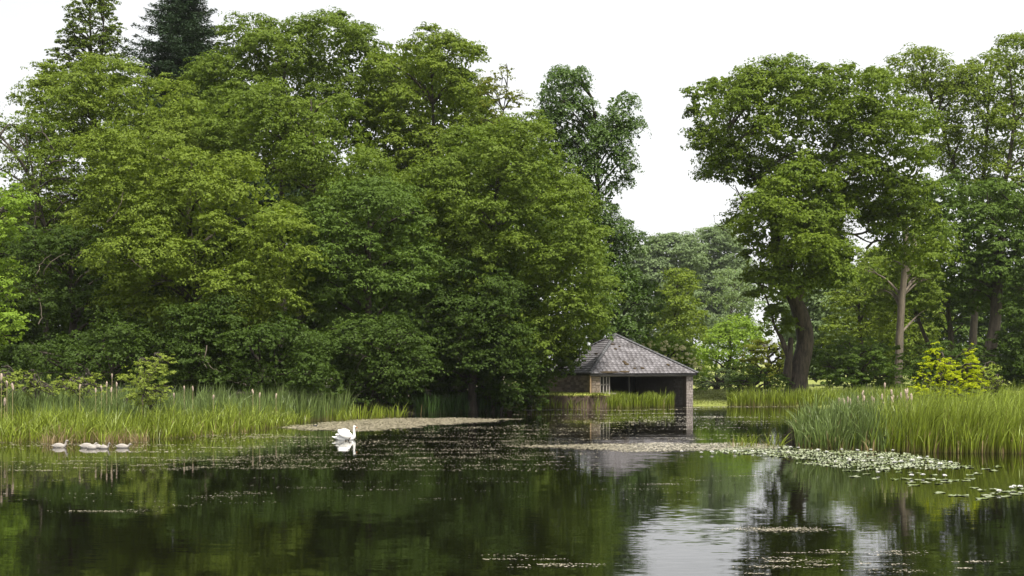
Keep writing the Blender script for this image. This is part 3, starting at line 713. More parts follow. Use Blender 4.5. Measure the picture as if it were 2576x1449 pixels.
tree('alder_bush', 'shaded green bush under the left wood behind the reeds', 'bush', 103,
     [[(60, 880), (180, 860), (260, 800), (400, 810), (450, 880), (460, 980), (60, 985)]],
     'leaf_deep_shade', (280,), r=1.29, leaf=.18, dens=330, core=22, seed=16, trunk_r=.3)
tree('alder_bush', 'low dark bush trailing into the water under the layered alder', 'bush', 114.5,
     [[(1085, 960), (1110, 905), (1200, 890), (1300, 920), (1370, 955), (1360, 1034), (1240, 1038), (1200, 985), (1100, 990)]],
     'leaf_deep_shade', (1230,), r=0.90, leaf=.18, dens=330, core=40, seed=25, trunk_r=.2, depth=2.2)
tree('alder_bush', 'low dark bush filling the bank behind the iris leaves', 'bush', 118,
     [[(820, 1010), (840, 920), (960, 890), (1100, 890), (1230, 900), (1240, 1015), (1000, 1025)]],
     'leaf_deep_shade', (1030,), r=1.00, leaf=.22, dens=200, core=44, seed=26, trunk_r=.2, depth=2.5)
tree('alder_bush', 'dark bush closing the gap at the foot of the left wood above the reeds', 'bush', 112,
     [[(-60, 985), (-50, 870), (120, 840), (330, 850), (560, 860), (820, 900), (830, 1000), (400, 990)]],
     'leaf_deep_shade', (380,), r=1.10, leaf=.24, dens=130, core=40, seed=27, trunk_r=.2, depth=2.5)
tree('ivy_tree', 'shaded tree with dark trunks between the left edge and the alder', 'tree', 112,
     [[(60, 600), (150, 560), (250, 600), (320, 700), (330, 800), (210, 820), (80, 840)]],
     'leaf_deep_shade', (165,), r=1.29, leaf=.2, dens=330, core=12, seed=17, trunk_r=.45,
     dead=[[(98, 815, -4), (106, 790, -4), (98, 750, -4)], [(92, 690, -4), (105, 660, -4), (130, 640, -4)]])
tree('lime_bush', 'bright yellow-green foliage cut by the left edge of the picture', 'bush', 96,
     [[(-60, 450), (0, 432), (35, 445), (62, 520), (40, 600), (30, 680), (55, 740), (75, 800), (60, 870), (-60, 900)]],
     'leaf_bright', (-30,), r=0.90, leaf=.18, dens=330, core=14, seed=18, trunk_r=.25, depth=2.5)

# beyond the boathouse
tree('sweet_chestnut', 'tall dark chestnut with separate leaf plumes against the sky left of the gap', 'tree', 147,
     [[(1345, 240), (1352, 200), (1385, 178), (1440, 168), (1500, 186), (1505, 200), (1472, 225), (1500, 290), (1510, 310), (1522, 240), (1562, 230), (1600, 262), (1598, 285), (1622, 315), (1605, 345), (1570, 342),
       (1585, 395), (1605, 440), (1560, 475), (1552, 500), (1570, 545), (1628, 600), (1620, 632), (1575, 625), (1545, 700), (1450, 660), (1420, 470), (1370, 380)]],
     'leaf_chestnut', (1500,), r=1.05, leaf=.25, dens=420, core=26, seed=30, trunk_r=.5, airy=.25, clump=.75, fill=1.5, limb_n=34, aspect=.5, droop=.5, depth=3.5)
tree('horse_chestnut', 'rounded dark chestnut directly behind the boathouse roof', 'tree', 146,
     [[(1470, 680), (1540, 640), (1610, 680), (1668, 735), (1660, 790), (1645, 850), (1600, 900), (1480, 900), (1450, 780)]],
     'leaf_chestnut', (1560,), r=1.41, leaf=.29, dens=230, core=18, seed=31, trunk_r=.4, aspect=.5, droop=.5)
FAR = 'far poplars beyond the gap'
tree('far_poplar', 'far grey-green poplar with haze put into its leaf colour, left one of the two in the gap', 'tree', 430,
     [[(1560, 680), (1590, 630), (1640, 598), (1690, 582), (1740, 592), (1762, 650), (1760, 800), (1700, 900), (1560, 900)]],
     'leaf_poplar_haze', (1660,), r=2.60, leaf=.6, dens=70, core=10, seed=32, clump=1.2, limb_n=14, group=FAR)
tree('far_poplar', 'far grey-green poplar with haze put into its leaf colour, right one of the two in the gap', 'tree', 440,
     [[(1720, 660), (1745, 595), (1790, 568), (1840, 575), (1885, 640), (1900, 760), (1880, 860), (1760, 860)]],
     'leaf_poplar_haze', (1800,), r=2.60, leaf=.6, dens=70, core=10, seed=33, clump=1.2, limb_n=14, group=FAR)
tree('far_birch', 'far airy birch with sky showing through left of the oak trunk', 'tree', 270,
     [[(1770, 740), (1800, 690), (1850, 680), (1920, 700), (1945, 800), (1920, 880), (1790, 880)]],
     'leaf_poplar_haze', (1830,), r=1.88, leaf=.36, dens=55, core=1, seed=34, airy=.6, clump=1.0, fill=1.3, limb_n=24, trunk_r=.35)
tree('field_maple', 'rounded tree with yellowish top between the boathouse and the gap', 'tree', 200,
     [[(1640, 800), (1655, 730), (1690, 680), (1735, 690), (1765, 760), (1795, 840), (1790, 940), (1650, 940)]],
     'leaf_ash', (1710,), r=1.88, leaf=.3, dens=150, core=14, seed=35, clump=.8)
tree('hedgerow_bush', 'bright green bush in the gap behind the lawn', 'bush', 185,
     [[(1755, 890), (1790, 830), (1830, 800), (1880, 805), (1915, 850), (1910, 930), (1850, 965), (1760, 960)]],
     'leaf_bright', (1830,), r=1.41, leaf=.26, dens=190, core=14, seed=36, clump=.75)
tree('hedgerow_bush', 'olive bush with rusty leaves left of the oak trunk', 'bush', 160,
     [[(1870, 880), (1905, 845), (1960, 860), (1990, 920), (1985, 975), (1860, 975)]],
     'leaf_rust', (1930,), r=1.00, leaf=.24, dens=220, core=14, seed=37)
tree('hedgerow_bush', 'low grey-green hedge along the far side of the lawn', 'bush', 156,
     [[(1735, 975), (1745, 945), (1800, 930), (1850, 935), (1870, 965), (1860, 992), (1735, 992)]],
     'leaf_poplar_haze', (1800,), r=0.70, leaf=.18, dens=320, core=14, seed=38, depth=1.5)
eld = tree('elder_shrub', 'elder shrub with flat cream flower heads behind the boathouse roof', 'bush', 149,
     [[(1600, 880), (1620, 850), (1680, 848), (1735, 865), (1755, 910), (1790, 960), (1760, 985), (1620, 985)]],
     'leaf_bright', (1690,), r=0.90, leaf=.22, dens=300, core=14, seed=39, depth=2.2)
def flower_heads():
    r = np.random.default_rng(40); n_ = 60
    d = unit(r.normal(size=(n_, 3)) * (1, 1, .25)) * (r.random((n_, 1)) ** .5) * .2; d[:, 2] = np.abs(d[:, 2]) + .03 * r.random(n_)
    me = leaf_mesh('flower_head', d, unit(r.normal(size=(n_, 3)) * .4 + (0, -.2, 1)), .07, .07, r.random(n_), r)
    me.materials.append(simple_mat('cream_petals', (0.62, 0.58, 0.30), .8, .1))
    pl = disp([(1612, 868), (1650, 856), (1690, 862), (1735, 885), (1760, 925), (1740, 935), (1700, 905), (1640, 890)], 147)
    for q in in_poly(pl, 42, r):
        o = bpy.data.objects.new('flower_head', me); col.objects.link(o); o.parent = eld
        o.location = Vector((q[0], 146.2 + r.uniform(-.5, .5), q[1])) - eld.location; o.rotation_euler = (.7 + r.normal() * .2, r.normal() * .2, 0); s = r.uniform(.75, 1.3); o.scale = (s, s, s)
flower_heads()

# the oak
OY = 140
def oy(pts): return [P(x, y, OY + d) for x, y, d in pts]
tree('oak_tree', 'great old oak with thick leaning trunk right of the gap', 'tree', OY,
     [[(1722, 238), (1760, 200), (1840, 182), (1900, 176), (1960, 162), (2030, 182), (2100, 166), (2200, 178), (2275, 225), (2325, 300), (2345, 380), (2325, 470), (2300, 540), (2230, 560), (2150, 540),
       (2090, 560), (2040, 500), (1990, 510), (1930, 490), (1870, 480), (1800, 458), (1758, 445), (1770, 380), (1735, 330)],
      ([(1828, 520), (1880, 485), (1940, 500), (1985, 560), (2060, 575), (2130, 635), (2120, 700), (2060, 745), (1980, 720), (1930, 740), (1890, 700), (1880, 650), (1820, 610)], -4.0),
      ([(1850, 640), (1950, 660), (1990, 730), (1960, 775), (1890, 760)], -1.8),
      ([(1905, 800), (1940, 772), (1985, 790), (1990, 835), (1950, 862), (1915, 850)], 1.0),
      ([(2160, 540), (2260, 500), (2340, 520), (2385, 640), (2330, 710), (2280, 660), (2200, 600)], 1.5),
      ([(2040, 600), (2110, 620), (2135, 680), (2100, 740), (2050, 740), (2020, 680)], -2.5),
      ([(1950, 490), (2060, 530), (2140, 590), (2120, 660), (2020, 640), (1955, 580)], .5),
      ([(1885, 440), (2000, 430), (2090, 500), (2110, 580), (2040, 620), (1950, 590), (1890, 510)], -3.0)],
     'leaf_oak', (2005,), r=1.54, leaf=.25, dens=340, core=26, seed=50, clump=.62, trunk_r=1.0, bark='bark_oak', limb_n=40, fill=1.75, depth=6,
     trunk=oy([(2004, 990, 0), (2010, 930, 0), (2026, 860, 0), (2016, 795, 0), (1990, 735, 0), (1960, 665, 0), (1946, 605, 0)]),
     limbs=[([(1985, 740, 0), (1960, 650, -1), (1945, 560, -1), (1925, 490, -1.5), (1915, 420, -2)], .75, .18),
            ([(2000, 760, 0), (2030, 690, 0), (2060, 650, 0), (2075, 600, 0), (2050, 540, -.5)], .55, .15),
            ([(1975, 690, 0), (2000, 620, 0), (2020, 560, 1), (2060, 480, 1), (2110, 430, 1)], .55, .12),
            ([(2010, 590, 1), (2080, 575, 1), (2150, 590, 1), (2210, 570, 1), (2260, 545, 1)], .2, .05),
            ([(2060, 480, 1), (2090, 420, 1), (2100, 360, 1), (2150, 300, 1)], .3, .08), ([(1925, 490, -1.5), (1870, 400, -2), (1830, 330, -2)], .28, .06),
            ([(1945, 560, -1), (1880, 520, -1), (1850, 470, -1.5)], .18, .05), ([(1985, 900, -.8), (1965, 850, -.8), (1950, 825, -.5)], .35, .12),
            ([(1978, 960, -.9), (1985, 900, -.9), (1990, 850, -.7)], .5, .25),
            ([(2150, 590, 1), (2190, 610, 1), (2225, 600, 1)], .1, .03), ([(2080, 575, 1), (2130, 620, 1), (2180, 625, 1)], .1, .03)],
     dead=[[(1870, 605, -2), (1825, 580, -2), (1800, 560, -2), (1795, 540, -2)], [(1960, 640, -6), (1985, 660, -6), (1990, 690, -6)], [(1870, 500, -2), (1845, 475, -2), (1830, 460, -2)]])

# right wood
tree('ash_tree', 'tall open pale green tree in the top right corner', 'tree', 168,
     [[(2212, 162), (2260, 142), (2330, 128), (2372, 158), (2365, 230), (2330, 300), (2270, 240)],
      [(2365, 200), (2400, 132), (2440, 150), (2470, 150), (2490, 108), (2576, 98), (2680, 100), (2680, 560), (2500, 580), (2400, 500), (2330, 420), (2335, 320)]],
     'leaf_ash', (2440,), r=1.35, leaf=.26, dens=270, core=12, seed=60, airy=.35, clump=.85, trunk_r=.5, limb_n=46, fill=1.5,
     limbs=[([(2440, 700, 0), (2420, 500, 0), (2380, 350, -1), (2330, 220, -1)], .35, .06), ([(2480, 650, -3), (2530, 450, -4), (2550, 300, -4), (2540, 180, -4)], .35, .06)])
tree('lime_tree', 'tree with straight pale brown trunk right of the oak', 'tree', 152,
     [[(2150, 690), (2200, 640), (2290, 600), (2350, 620), (2370, 740), (2330, 800), (2200, 790)]],
     'leaf_olive', (2258,), r=1.20, leaf=.26, dens=230, core=10, seed=61, trunk_r=.46, bark='bark_pale', airy=.4, depth=3, limb_n=12,
     trunk=[P(2258, 985, 148), P(2262, 880, 148), (P(2268, 760, 148)), P(2278, 650, 148), P(2276, 540, 148)],
     limbs=[([(2275, 700, -4), (2292, 640, -4), (2300, 560, -4)], .3, .2)])
tree('woodland_tree', 'dark leafy tree filling the middle of the right wood', 'tree', 156,
     [[(2290, 480), (2400, 440), (2520, 470), (2660, 470), (2660, 760), (2560, 800), (2440, 790), (2350, 740), (2300, 640)]],
     'leaf_mid', (2500,), r=1.59, leaf=.28, dens=260, core=22, seed=62, trunk_r=.8, limb_n=26,
     trunk=[P(2478, 970, 152), P(2486, 900, 152), P(2502, 820, 152), P(2512, 690, 152), P(2520, 600, 152)],
     limbs=[([(2512, 740, -3), (2450, 680, -3), (2420, 640, -3)], .3, .1), ([(2515, 700, -3), (2560, 620, -3), (2600, 560, -3)], .35, .1)])
tree('leaning_tree', 'tree with a thin dark trunk leaning left behind the yellow bush', 'tree', 160,
     [[(2280, 700), (2360, 690), (2430, 740), (2430, 820), (2340, 830), (2280, 780)]],
     'leaf_deep_shade', (2380,), r=1.29, leaf=.28, dens=120, core=4, seed=63, trunk_r=.3, airy=.4, depth=3,
     trunk=[P(2372, 985, 160), P(2350, 900, 160), P(2320, 830, 160), P(2292, 750, 160)],
     limbs=[([(2390, 950, -1), (2392, 850, -1), (2385, 770, -1), (2400, 700, -1)], .4, .15)])
tree('woodland_tree', 'shaded tree at the right edge above the reeds', 'tree', 146,
     [[(2540, 700), (2600, 600), (2700, 600), (2700, 970), (2540, 970), (2500, 900), (2530, 820)]],
     'leaf_deep_shade', (2620,), r=1.41, leaf=.26, dens=230, core=12, seed=64)
tree('woodland_tree', 'olive understorey tree between the oak and the pale trunk', 'tree', 170,
     [[(2060, 880), (2090, 760), (2140, 690), (2210, 650), (2270, 690), (2280, 820), (2260, 930), (2070, 930)]],
     'leaf_ash', (2170,), r=1.54, leaf=.27, dens=170, core=10, seed=65, airy=.15)
tree('dogwood_shrub', 'dark green spreading shrub right of the oak trunk', 'bush', 143,
     [[(2030, 985), (2040, 890), (2100, 855), (2180, 850), (2260, 880), (2290, 950), (2280, 990)]],
     'leaf_mid', (2150,), r=0.95, leaf=.23, dens=300, core=16, seed=66, flat=.4, depth=3)
tree('bramble_bush', 'dark low bush in front of the oak trunk on its left', 'bush', 137,
     [[(1820, 990), (1840, 950), (1890, 925), (1950, 935), (1985, 965), (1985, 995)]],
     'leaf_mid', (1900,), r=0.70, leaf=.19, dens=330, core=14, seed=67, depth=1.6)
for k, (poly, bx_, mt, lb) in enumerate((([(1960, 700), (2060, 640), (2140, 700), (2160, 950), (1960, 950)], 2050, 'leaf_poplar_haze', 'hazy pale tree seen between oak trunk and olive understorey'),
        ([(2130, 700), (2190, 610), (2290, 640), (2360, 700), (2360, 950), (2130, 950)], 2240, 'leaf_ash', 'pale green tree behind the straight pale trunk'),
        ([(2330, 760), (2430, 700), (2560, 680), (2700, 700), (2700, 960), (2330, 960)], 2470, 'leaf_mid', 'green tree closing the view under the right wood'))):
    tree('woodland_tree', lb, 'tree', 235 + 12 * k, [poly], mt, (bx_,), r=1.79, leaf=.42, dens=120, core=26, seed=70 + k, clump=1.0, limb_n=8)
tree('woodland_shrub', 'dark shrub under the trees behind the yellow bush', 'bush', 148,
     [[(2270, 990), (2290, 900), (2340, 860), (2440, 870), (2540, 890), (2600, 930), (2600, 995)]],
     'leaf_deep_shade', (2420,), r=1.00, leaf=.25, dens=220, core=14, seed=74, depth=2.5)

# shrubs in the reed beds
tree('willow_shrub', 'bright yellow-green bush standing in the right reed bed', 'bush', 82,
     [[(2290, 1015), (2284, 960), (2302, 925), (2325, 915), (2338, 868), (2352, 858), (2366, 890), (2388, 900), (2410, 925), (2428, 890), (2446, 878), (2456, 910), (2474, 950), (2470, 1015), (2400, 1060), (2310, 1060)]],
     'leaf_gold', (2385, 0.2), r=0.36, leaf=.085, dens=1300, core=20, seed=80, clump=.24, trunk_r=.06, depth=1.3, airy=.2, limb_n=30)
tree('sallow_shrub', 'small grey-green willow sprays right of the yellow bush', 'bush', 84,
     [[(2460, 1000), (2455, 960), (2480, 920), (2512, 895), (2505, 940), (2525, 960), (2515, 1000)]],
     'leaf_willow', (2485, 0.2), r=0.32, leaf=.11, dens=330, core=4, seed=81, clump=.28, trunk_r=.04, depth=.8, airy=.4)
tree('willow_shrub', 'pale yellow-green willow bush rising from the left reed bed', 'bush', 81,
     [[(312, 1000), (318, 950), (345, 920), (352, 885), (372, 905), (400, 890), (440, 900), (445, 935), (430, 1000), (400, 1030), (330, 1030)]],
     'leaf_willow', (375, 0.2), r=0.38, leaf=.08, dens=1500, core=10, seed=82, clump=.32, trunk_r=.05, depth=1.4, airy=.3, limb_n=24)
for k, (x0, x1, yt, lb) in enumerate(((-30, 60, 925, 'pale willow shoots at the left edge of the left reed bed'), (55, 150, 938, 'pale willow shoots in the reeds beside the left edge'),
                                      (140, 270, 935, 'pale willow shoots in the reeds left of the willow bush'))):
    w = x1 - x0
    tree('willow_shrub', lb, 'bush', 84 + k, [[(x0, 1000), (x0 + .1 * w, yt + 15), (x0 + .3 * w, yt), (x0 + .5 * w, yt + 22), (x0 + .75 * w, yt + 2), (x1, yt + 25), (x1, 1000)]],
         'leaf_willow', (x0 + w / 2, 0.2), r=0.34, leaf=.075, dens=1300, core=8, seed=84 + k, clump=.3, trunk_r=.04, depth=1.2, airy=.3, group='willow shoots in the left reeds')

# ------------------------------------------------------------------ reeds, irises, grass
def blades(name, xy, z0, h, w, mat, rng, lean=.10, bend=.35, wind=(.10, 0), dead=.10, label=None, kind='stuff', edge=1.0):
    n_ = len(xy)
    ph = rng.random(6) * 6.28                           # clumps of taller and shorter growth
    wave = sum(np.sin(xy[:, 0] * fx + xy[:, 1] * fy + q) for fx, fy, q in ((1.1, .4, ph[0]), (.5, -1.3, ph[1]), (2.3, 1.7, ph[2]), (-3.1, 2.2, ph[3]))) / 4
    h = np.broadcast_to(h, n_) * rng.uniform(.62, 1.12, n_) * (1 + .30 * wave) * np.broadcast_to(edge, n_)
    isd = rng.random(n_) < dead; h = np.where(isd, h * rng.uniform(.3, .75, n_), h)
    a = rng.random(n_) * 2 * math.pi; ld = np.column_stack([np.cos(a), np.sin(a)]); ld = ld + .6 * np.column_stack([np.sin(xy[:, 0] * 2.9 + ph[4]), np.sin(xy[:, 1] * 2.6 + ph[5])])
    ln = np.abs(rng.normal(size=n_)) * lean; bd = np.abs(rng.normal(size=n_)) * bend * h * .5
    fa = rng.random(n_) * math.pi; sv = np.column_stack([np.cos(fa), np.sin(fa), np.zeros(n_)])
    wv = rng.uniform(.6, 1.5, n_)
    ts = (0, .4, .75, 1.0); ws = (.8, 1.0, .7, .06)
    V = np.empty((n_, 8, 3)); al = np.empty((n_, 8))
    for i, (t, ww) in enumerate(zip(ts, ws)):
        off = ld * (ln * h * t + bd * t ** 3)[:, None] + np.array(wind) * (h * t ** 1.7)[:, None]
        c = np.column_stack([xy + off, z0 + h * t - bd * .45 * t ** 3])
        hw = (w * wv * ww * .5)[:, None]
        V[:, 2 * i] = c - sv * hw; V[:, 2 * i + 1] = c + sv * hw; al[:, 2 * i:2 * i + 2] = t
    b_ = np.arange(n_)[:, None] * 8
    F = np.concatenate([b_ + np.array([[2 * i, 2 * i + 1, 2 * i + 3, 2 * i + 2]]) for i in range(3)])
    me = np_mesh(name, V.reshape(-1, 3), F, attrs={'along': al.ravel(), 'tone': np.repeat(rng.random(n_) ** 1.3, 8), 'dead': np.repeat(isd.astype(float), 8)})
    return tag(link(name, me, M[mat]), label, kind=kind)

rng = np.random.default_rng(200)
LB = [(-34, 71), (-22, 71.0), (-19, 73.0), (-16.5, 78), (-15, 83), (-14.2, 90), (-13.2, 97), (-11.5, 101.5), (-12.5, 106), (-18, 100), (-24, 94), (-36, 92)]
def clumpy(poly, n_, rng, nc, sp):
    c = in_poly(poly, nc, rng); p = c[rng.integers(nc, size=n_)] + rng.normal(size=(n_, 2)) * sp
    return p[poly_dist(p, poly) > -.25]
p = np.concatenate([clumpy(LB, 15000, rng, 1500, .32), in_poly(LB, 6000, rng)])
e = poly_dist(p, LB); front = p[:, 1] < np.interp(p[:, 0], [-34, -20, -14], [80, 82, 96])
blades('reed_bed', p[front], -.12, 1.75, .036, 'reed_green', rng, .16, .7, (.05, 0), .12, edge=np.clip(.5 + .3 * e[front], .5, 1), label='yellow-green reeds along the front of the left bed')
blades('reed_bed', p[~front], np.maximum(land_z(p[~front]), -.05), 2.0, .045, 'reed_blue', rng, .07, .3, (.04, 0), .05, 'blue-green bulrush leaves at the back of the left bed')
d = clumpy([(-23, 70.2), (-19.6, 70.6), (-18.4, 73), (-20, 74.5), (-24, 73)], 700, rng, 40, .3)
blades('dead_reeds', d, -.1, 1.3, .03, 'reed_green', rng, .25, .3, (0, 0), .85, 'straw-coloured dead reeds at the left end of the left bed')
RB = [(13.0, 69.5), (12.9, 67.0), (13.6, 65.2), (16, 64.0), (19, 63.2), (24, 62.2), (30, 61.0), (34, 61), (36, 78), (36, 96), (21.5, 96), (18.6, 85), (15.8, 75)]
p = np.concatenate([clumpy(RB, 17000, rng, 1500, .32), in_poly(RB, 7000, rng)])
fr = clumpy([(13.0, 68.5), (13.0, 66.6), (13.8, 65.2), (16, 64.0), (19, 63.2), (24, 62.2), (26, 61.8), (26, 64), (19, 65.6), (15.5, 67), (14.6, 69)], 5000, rng, 420, .25)
p = np.concatenate([p, fr]); p = p[p[:, 0] / p[:, 1] > .1995]; eR = poly_dist(p, RB); lft = (p[:, 0] / p[:, 1] + rng.normal(size=len(p)) * .012 < .262)
blades('reed_bed', p[lft], -.12, 2.35, .046, 'reed_blue', rng, .09, .45, (.07, 0), .20, edge=np.clip(.55 + .3 * eR[lft], .55, 1), label='blue-green bulrush leaves at the left end of the right bed')
blades('reed_bed', p[~lft], -.12, 2.55, .036, 'reed_green', rng, .07, .40, (.11, 0), .20, edge=np.clip(.6 + .3 * eR[~lft], .6, 1), label='tall yellow-green reeds filling the right bed')
BR = [(7.9, 125.2), (8.4, 126.9), (10.5, 127.6), (13.0, 128.8), (14.2, 129.9), (14.6, 128.9), (13, 127.2), (10.5, 125.8), (8.6, 124.7)]
blades('reed_bed', clumpy(BR, 2600, rng, 180, .3), -.1, 1.5, .05, 'reed_green', rng, .08, .3, (.05, 0), .04, 'light green reeds in front of the boathouse opening')
blades('reed_bed', clumpy([(0.5, 123.6), (4, 123.5), (8.4, 124.4), (8.6, 125), (4, 124.2), (0.5, 124.3)], 500, rng, 45, .25), -.1, 1.2, .045, 'reed_green', rng, .12, .3, (.05, 0), .15, 'sparse reeds against the earth bank')
OB = [(20.2, 132.6), (20.4, 130.6), (23, 130.0), (28, 128.5), (33, 124), (44, 124), (44, 134), (20.6, 135)]
blades('reed_bed', clumpy(OB, 8000, rng, 600, .35), -.05, 1.75, .055, 'reed_green', rng, .1, .4, (.04, 0), .05, 'green reeds on the far shore below the oak')
IB = [(-7.6, 110.5), (-6.5, 112), (-3, 115.2), (-1.5, 116.2), (-1.2, 115), (-3.2, 113), (-6.2, 109.8)]
blades('iris_bed', clumpy(IB, 1500, rng, 120, .28), -.1, 1.7, .06, 'iris_green', rng, .14, .3, (0, 0), .02, 'dark green iris leaves under the left wood at the water')
for pos, k, lb in (((11.0, 67.6), 60, 'small yellow-green reed tuft standing in open water left of the right bed'), ((12.4, 68.0), 40, 'thin reed tuft at the left end of the right bed')):
    blades('reed_tuft', np.array(pos) + rng.normal(size=(k, 2)) * .28, -.1, .95, .03, 'reed_green', rng, .3, .6, (.05, 0), .15, lb)
pc = in_poly([(-12.6, 96), (-12, 101.5), (-8.6, 106), (-7.4, 105), (-10.5, 98)], 420, rng)
blades('reed_bed', pc, -.1, 1.2, .04, 'reed_green', rng, .15, .5, (.04, 0), .05, 'sparse reeds behind the floating weed')
lw = in_poly([(16.6, 132.9), (21, 133.0), (24, 138), (24, 152), (15.5, 152), (15, 138)], 9000, rng)
blades('lawn_grass', lw, land_z(lw) - .02, .16, .03, 'grass', rng, .5, .6, (0, 0), .10, 'mown grass on the lawn right of the boathouse')
lw = in_poly([(-2, 127), (0, 124.9), (2, 124.3), (6.4, 124.6), (8.2, 125.3), (8.3, 127), (6, 128.6), (2, 136), (-2, 136)], 5000, rng)
blades('lawn_grass', lw, np.full(len(lw), 1.15), .22, .035, 'grass', rng, .5, .6, (0, 0), .12, 'grass on top of the earth bank')

hp = np.array([(-.5, 124.6), (1.6, 124.0), (4.2, 124.0), (6.6, 124.3), (8.4, 125.0)])
tt = rng.random(700) * 4; ti = tt.astype(int); hq = hp[ti] + (hp[ti + 1] - hp[ti]) * (tt - ti)[:, None] + rng.normal(size=(700, 2)) * (.1, .06) + (0, .08)
blades('bank_grass', hq, np.full(700, .95), .5, .045, 'grass', rng, .35, 1.6, (0, -.35), .35, 'long grass hanging over the edge of the earth bank')

# bulrushes with burst seed heads
def bulrush_mesh(seed):
    r = random.Random(seed); bm = bmesh.new(); bmesh.ops.create_icosphere(bm, subdivisions=2, radius=1)
    for v in bm.verts:
        v.co *= 1 + .35 * mnoise.noise(v.co * 2.0 + Vector((seed, 0, 0)))
        v.co.x *= .055 * (1 + .5 * v.co.z); v.co.y *= .055; v.co.z *= .19
    me = bpy.data.meshes.new('seed_head'); bm.to_mesh(me); bm.free()
    me.materials.append(fluff); return me
fluff = simple_mat('seed_fluff', (0.42, 0.33, 0.26), 1.0, .3, 20.0, bump=.8)
heads = [bulrush_mesh(k) for k in range(4)]
stalk_m = simple_mat('straw_stalk', (0.36, 0.29, 0.15), .8)
V, F = tube_arrays([(np.array([(0, 0, 0), (0, 0, .5), (0, 0, 1.0)]), .012)], 5); stalk_me = np_mesh('stalk', V, F); stalk_me.materials.append(stalk_m)
def bulrush(dx, dy, Y, label, group, s=1.0):
    x, y, z = P(dx, dy, Y)
    o = empty('bulrush', (x, y, -.15), label=label, cat='bulrush', group=group); r = rng
    st = bpy.data.objects.new('stalk', stalk_me); col.objects.link(st); st.parent = o; st.scale = (1, 1, z + .35)
    hd = bpy.data.objects.new('seed_head', heads[r.integers(4)]); col.objects.link(hd); hd.parent = o; hd.location = (0, 0, z + .15)
    hd.rotation_euler = (r.normal() * .12, r.normal() * .12, r.random() * 6); hd.scale = (s, s, s)
LBU = [(10, 300, 76), (52, 352, 76), (95, 370, 76), (36, 480, 75), (765, 380, 84), (805, 350, 84), (840, 392, 83), (880, 355, 86), (1055, 372, 82), (1390, 383, 86), (1455, 385, 86), (1312, 435, 85),
       (1610, 450, 86), (1908, 408, 88), (1960, 432, 89), (602, 372, 82), (722, 400, 82), (1075, 485, 80), (2083, 440, 92), (845, 290, 88)]
for k, (x, y, Y) in enumerate(LBU):
    bulrush(x / 2.683 * .8944, (950 + y / 2.683) * .8944, Y, *(('bulrush with a fat pale seed head at the left edge of the picture', 'bulrushes at the left edge') if k < 4 else ('bulrush with a seed head right of the willow bush in the left reeds', 'bulrushes right of the willow bush') if x > 1250 else ('bulrush with a pale seed head left of or beside the willow bush', 'bulrushes left of the willow bush')), 1.15 if k < 4 else .9)
for k in range(30):
    x = rng.uniform(2110, 2300); y = 1012 - (x - 2110) * .10 + rng.normal() * 9
    bulrush(x, y, rng.uniform(70, 77), 'bulrush with a pale pink burst seed head in the right reed bed', 'bulrushes in the right reed bed', rng.uniform(.7, 1.05))

# ------------------------------------------------------------------ floating weed and lilies
weed_m = leaf_mat('floating_weed', (0.46, 0.41, 0.32), (0.23, 0.20, 0.11), trans=.0, rough=.28, spec=.8)
def floats(name, xy, size, label, seed, tilt=.06, z=.012):
    r = np.random.default_rng(seed); n_ = len(xy)
    nor = unit(np.column_stack([r.normal(size=(n_, 2)) * tilt, np.ones(n_)])); s = size * r.uniform(.6, 1.4, n_)
    me = leaf_mesh(name, np.column_stack([xy, z + r.random(n_) * .012]), nor, s, s * .75, r.random(n_), r)
    return tag(link(name, me, weed_m), label, kind='stuff')
def pic_poly(pts): return [ground_at(x, y) for x, y in pts]
def patches(poly, nc, rng, nmin, nmax, smin, smax):
    out = []
    for c in in_poly(poly, nc, rng):
        k = int(rng.integers(nmin, nmax)); s = smin + (smax - smin) * rng.random() ** 2; k = int(k * (.4 + 1.6 * s / smax)); q = rng.normal(size=(k, 2)) * (s * 2.2, s * .55)
        out.append(c + q)
    return np.concatenate(out)
r = np.random.default_rng(300)
m1 = pic_poly([(665, 1076), (760, 1066), (860, 1056), (960, 1051), (1150, 1050), (1330, 1054), (1250, 1063), (1120, 1070), (1010, 1083), (880, 1087), (760, 1084)])
def mat_pts(poly, k, edge):
    p = in_poly(poly, k, r); e = poly_dist(p, poly)
    nz_ = .5 + .25 * (np.sin(p[:, 0] * 1.7 + p[:, 1] * .6) + np.sin(p[:, 0] * -.9 + p[:, 1] * 1.9 + 2))
    return p[r.random(len(p)) < np.clip(e / edge - .9 * nz_ * (e < edge * 1.6), .04, 1)]
p1 = mat_pts(m1, 34000, 1.3)
floats('floating_weed', p1, .15, 'beige mat of floating weed behind the swan', 301)
m2 = pic_poly([(1170, 1122), (1400, 1117), (1640, 1113), (1860, 1112), (1990, 1118), (1980, 1132), (1850, 1134), (1700, 1138), (1560, 1140), (1420, 1131)])
floats('floating_weed', mat_pts(m2, 14000, 1.0), .11, 'pale mat of floating weed left of the water lilies', 302)
sc1 = patches(pic_poly([(0, 1140), (180, 1150), (600, 1150), (760, 1140), (1000, 1100), (1400, 1095), (1500, 1150), (1300, 1185), (900, 1190), (500, 1186), (0, 1190)]), 150, r, 10, 90, .10, .95)
sc2 = patches(pic_poly([(1000, 1085), (1250, 1068), (1500, 1050), (1760, 1045), (1960, 1060), (1960, 1105), (1500, 1108), (1050, 1104)]), 70, r, 14, 80, .2, 1.3)
sc3 = patches(pic_poly([(0, 1110), (300, 1095), (620, 1090), (800, 1100), (1000, 1115), (600, 1140), (0, 1135)]), 75, r, 8, 60, .15, 1.2)
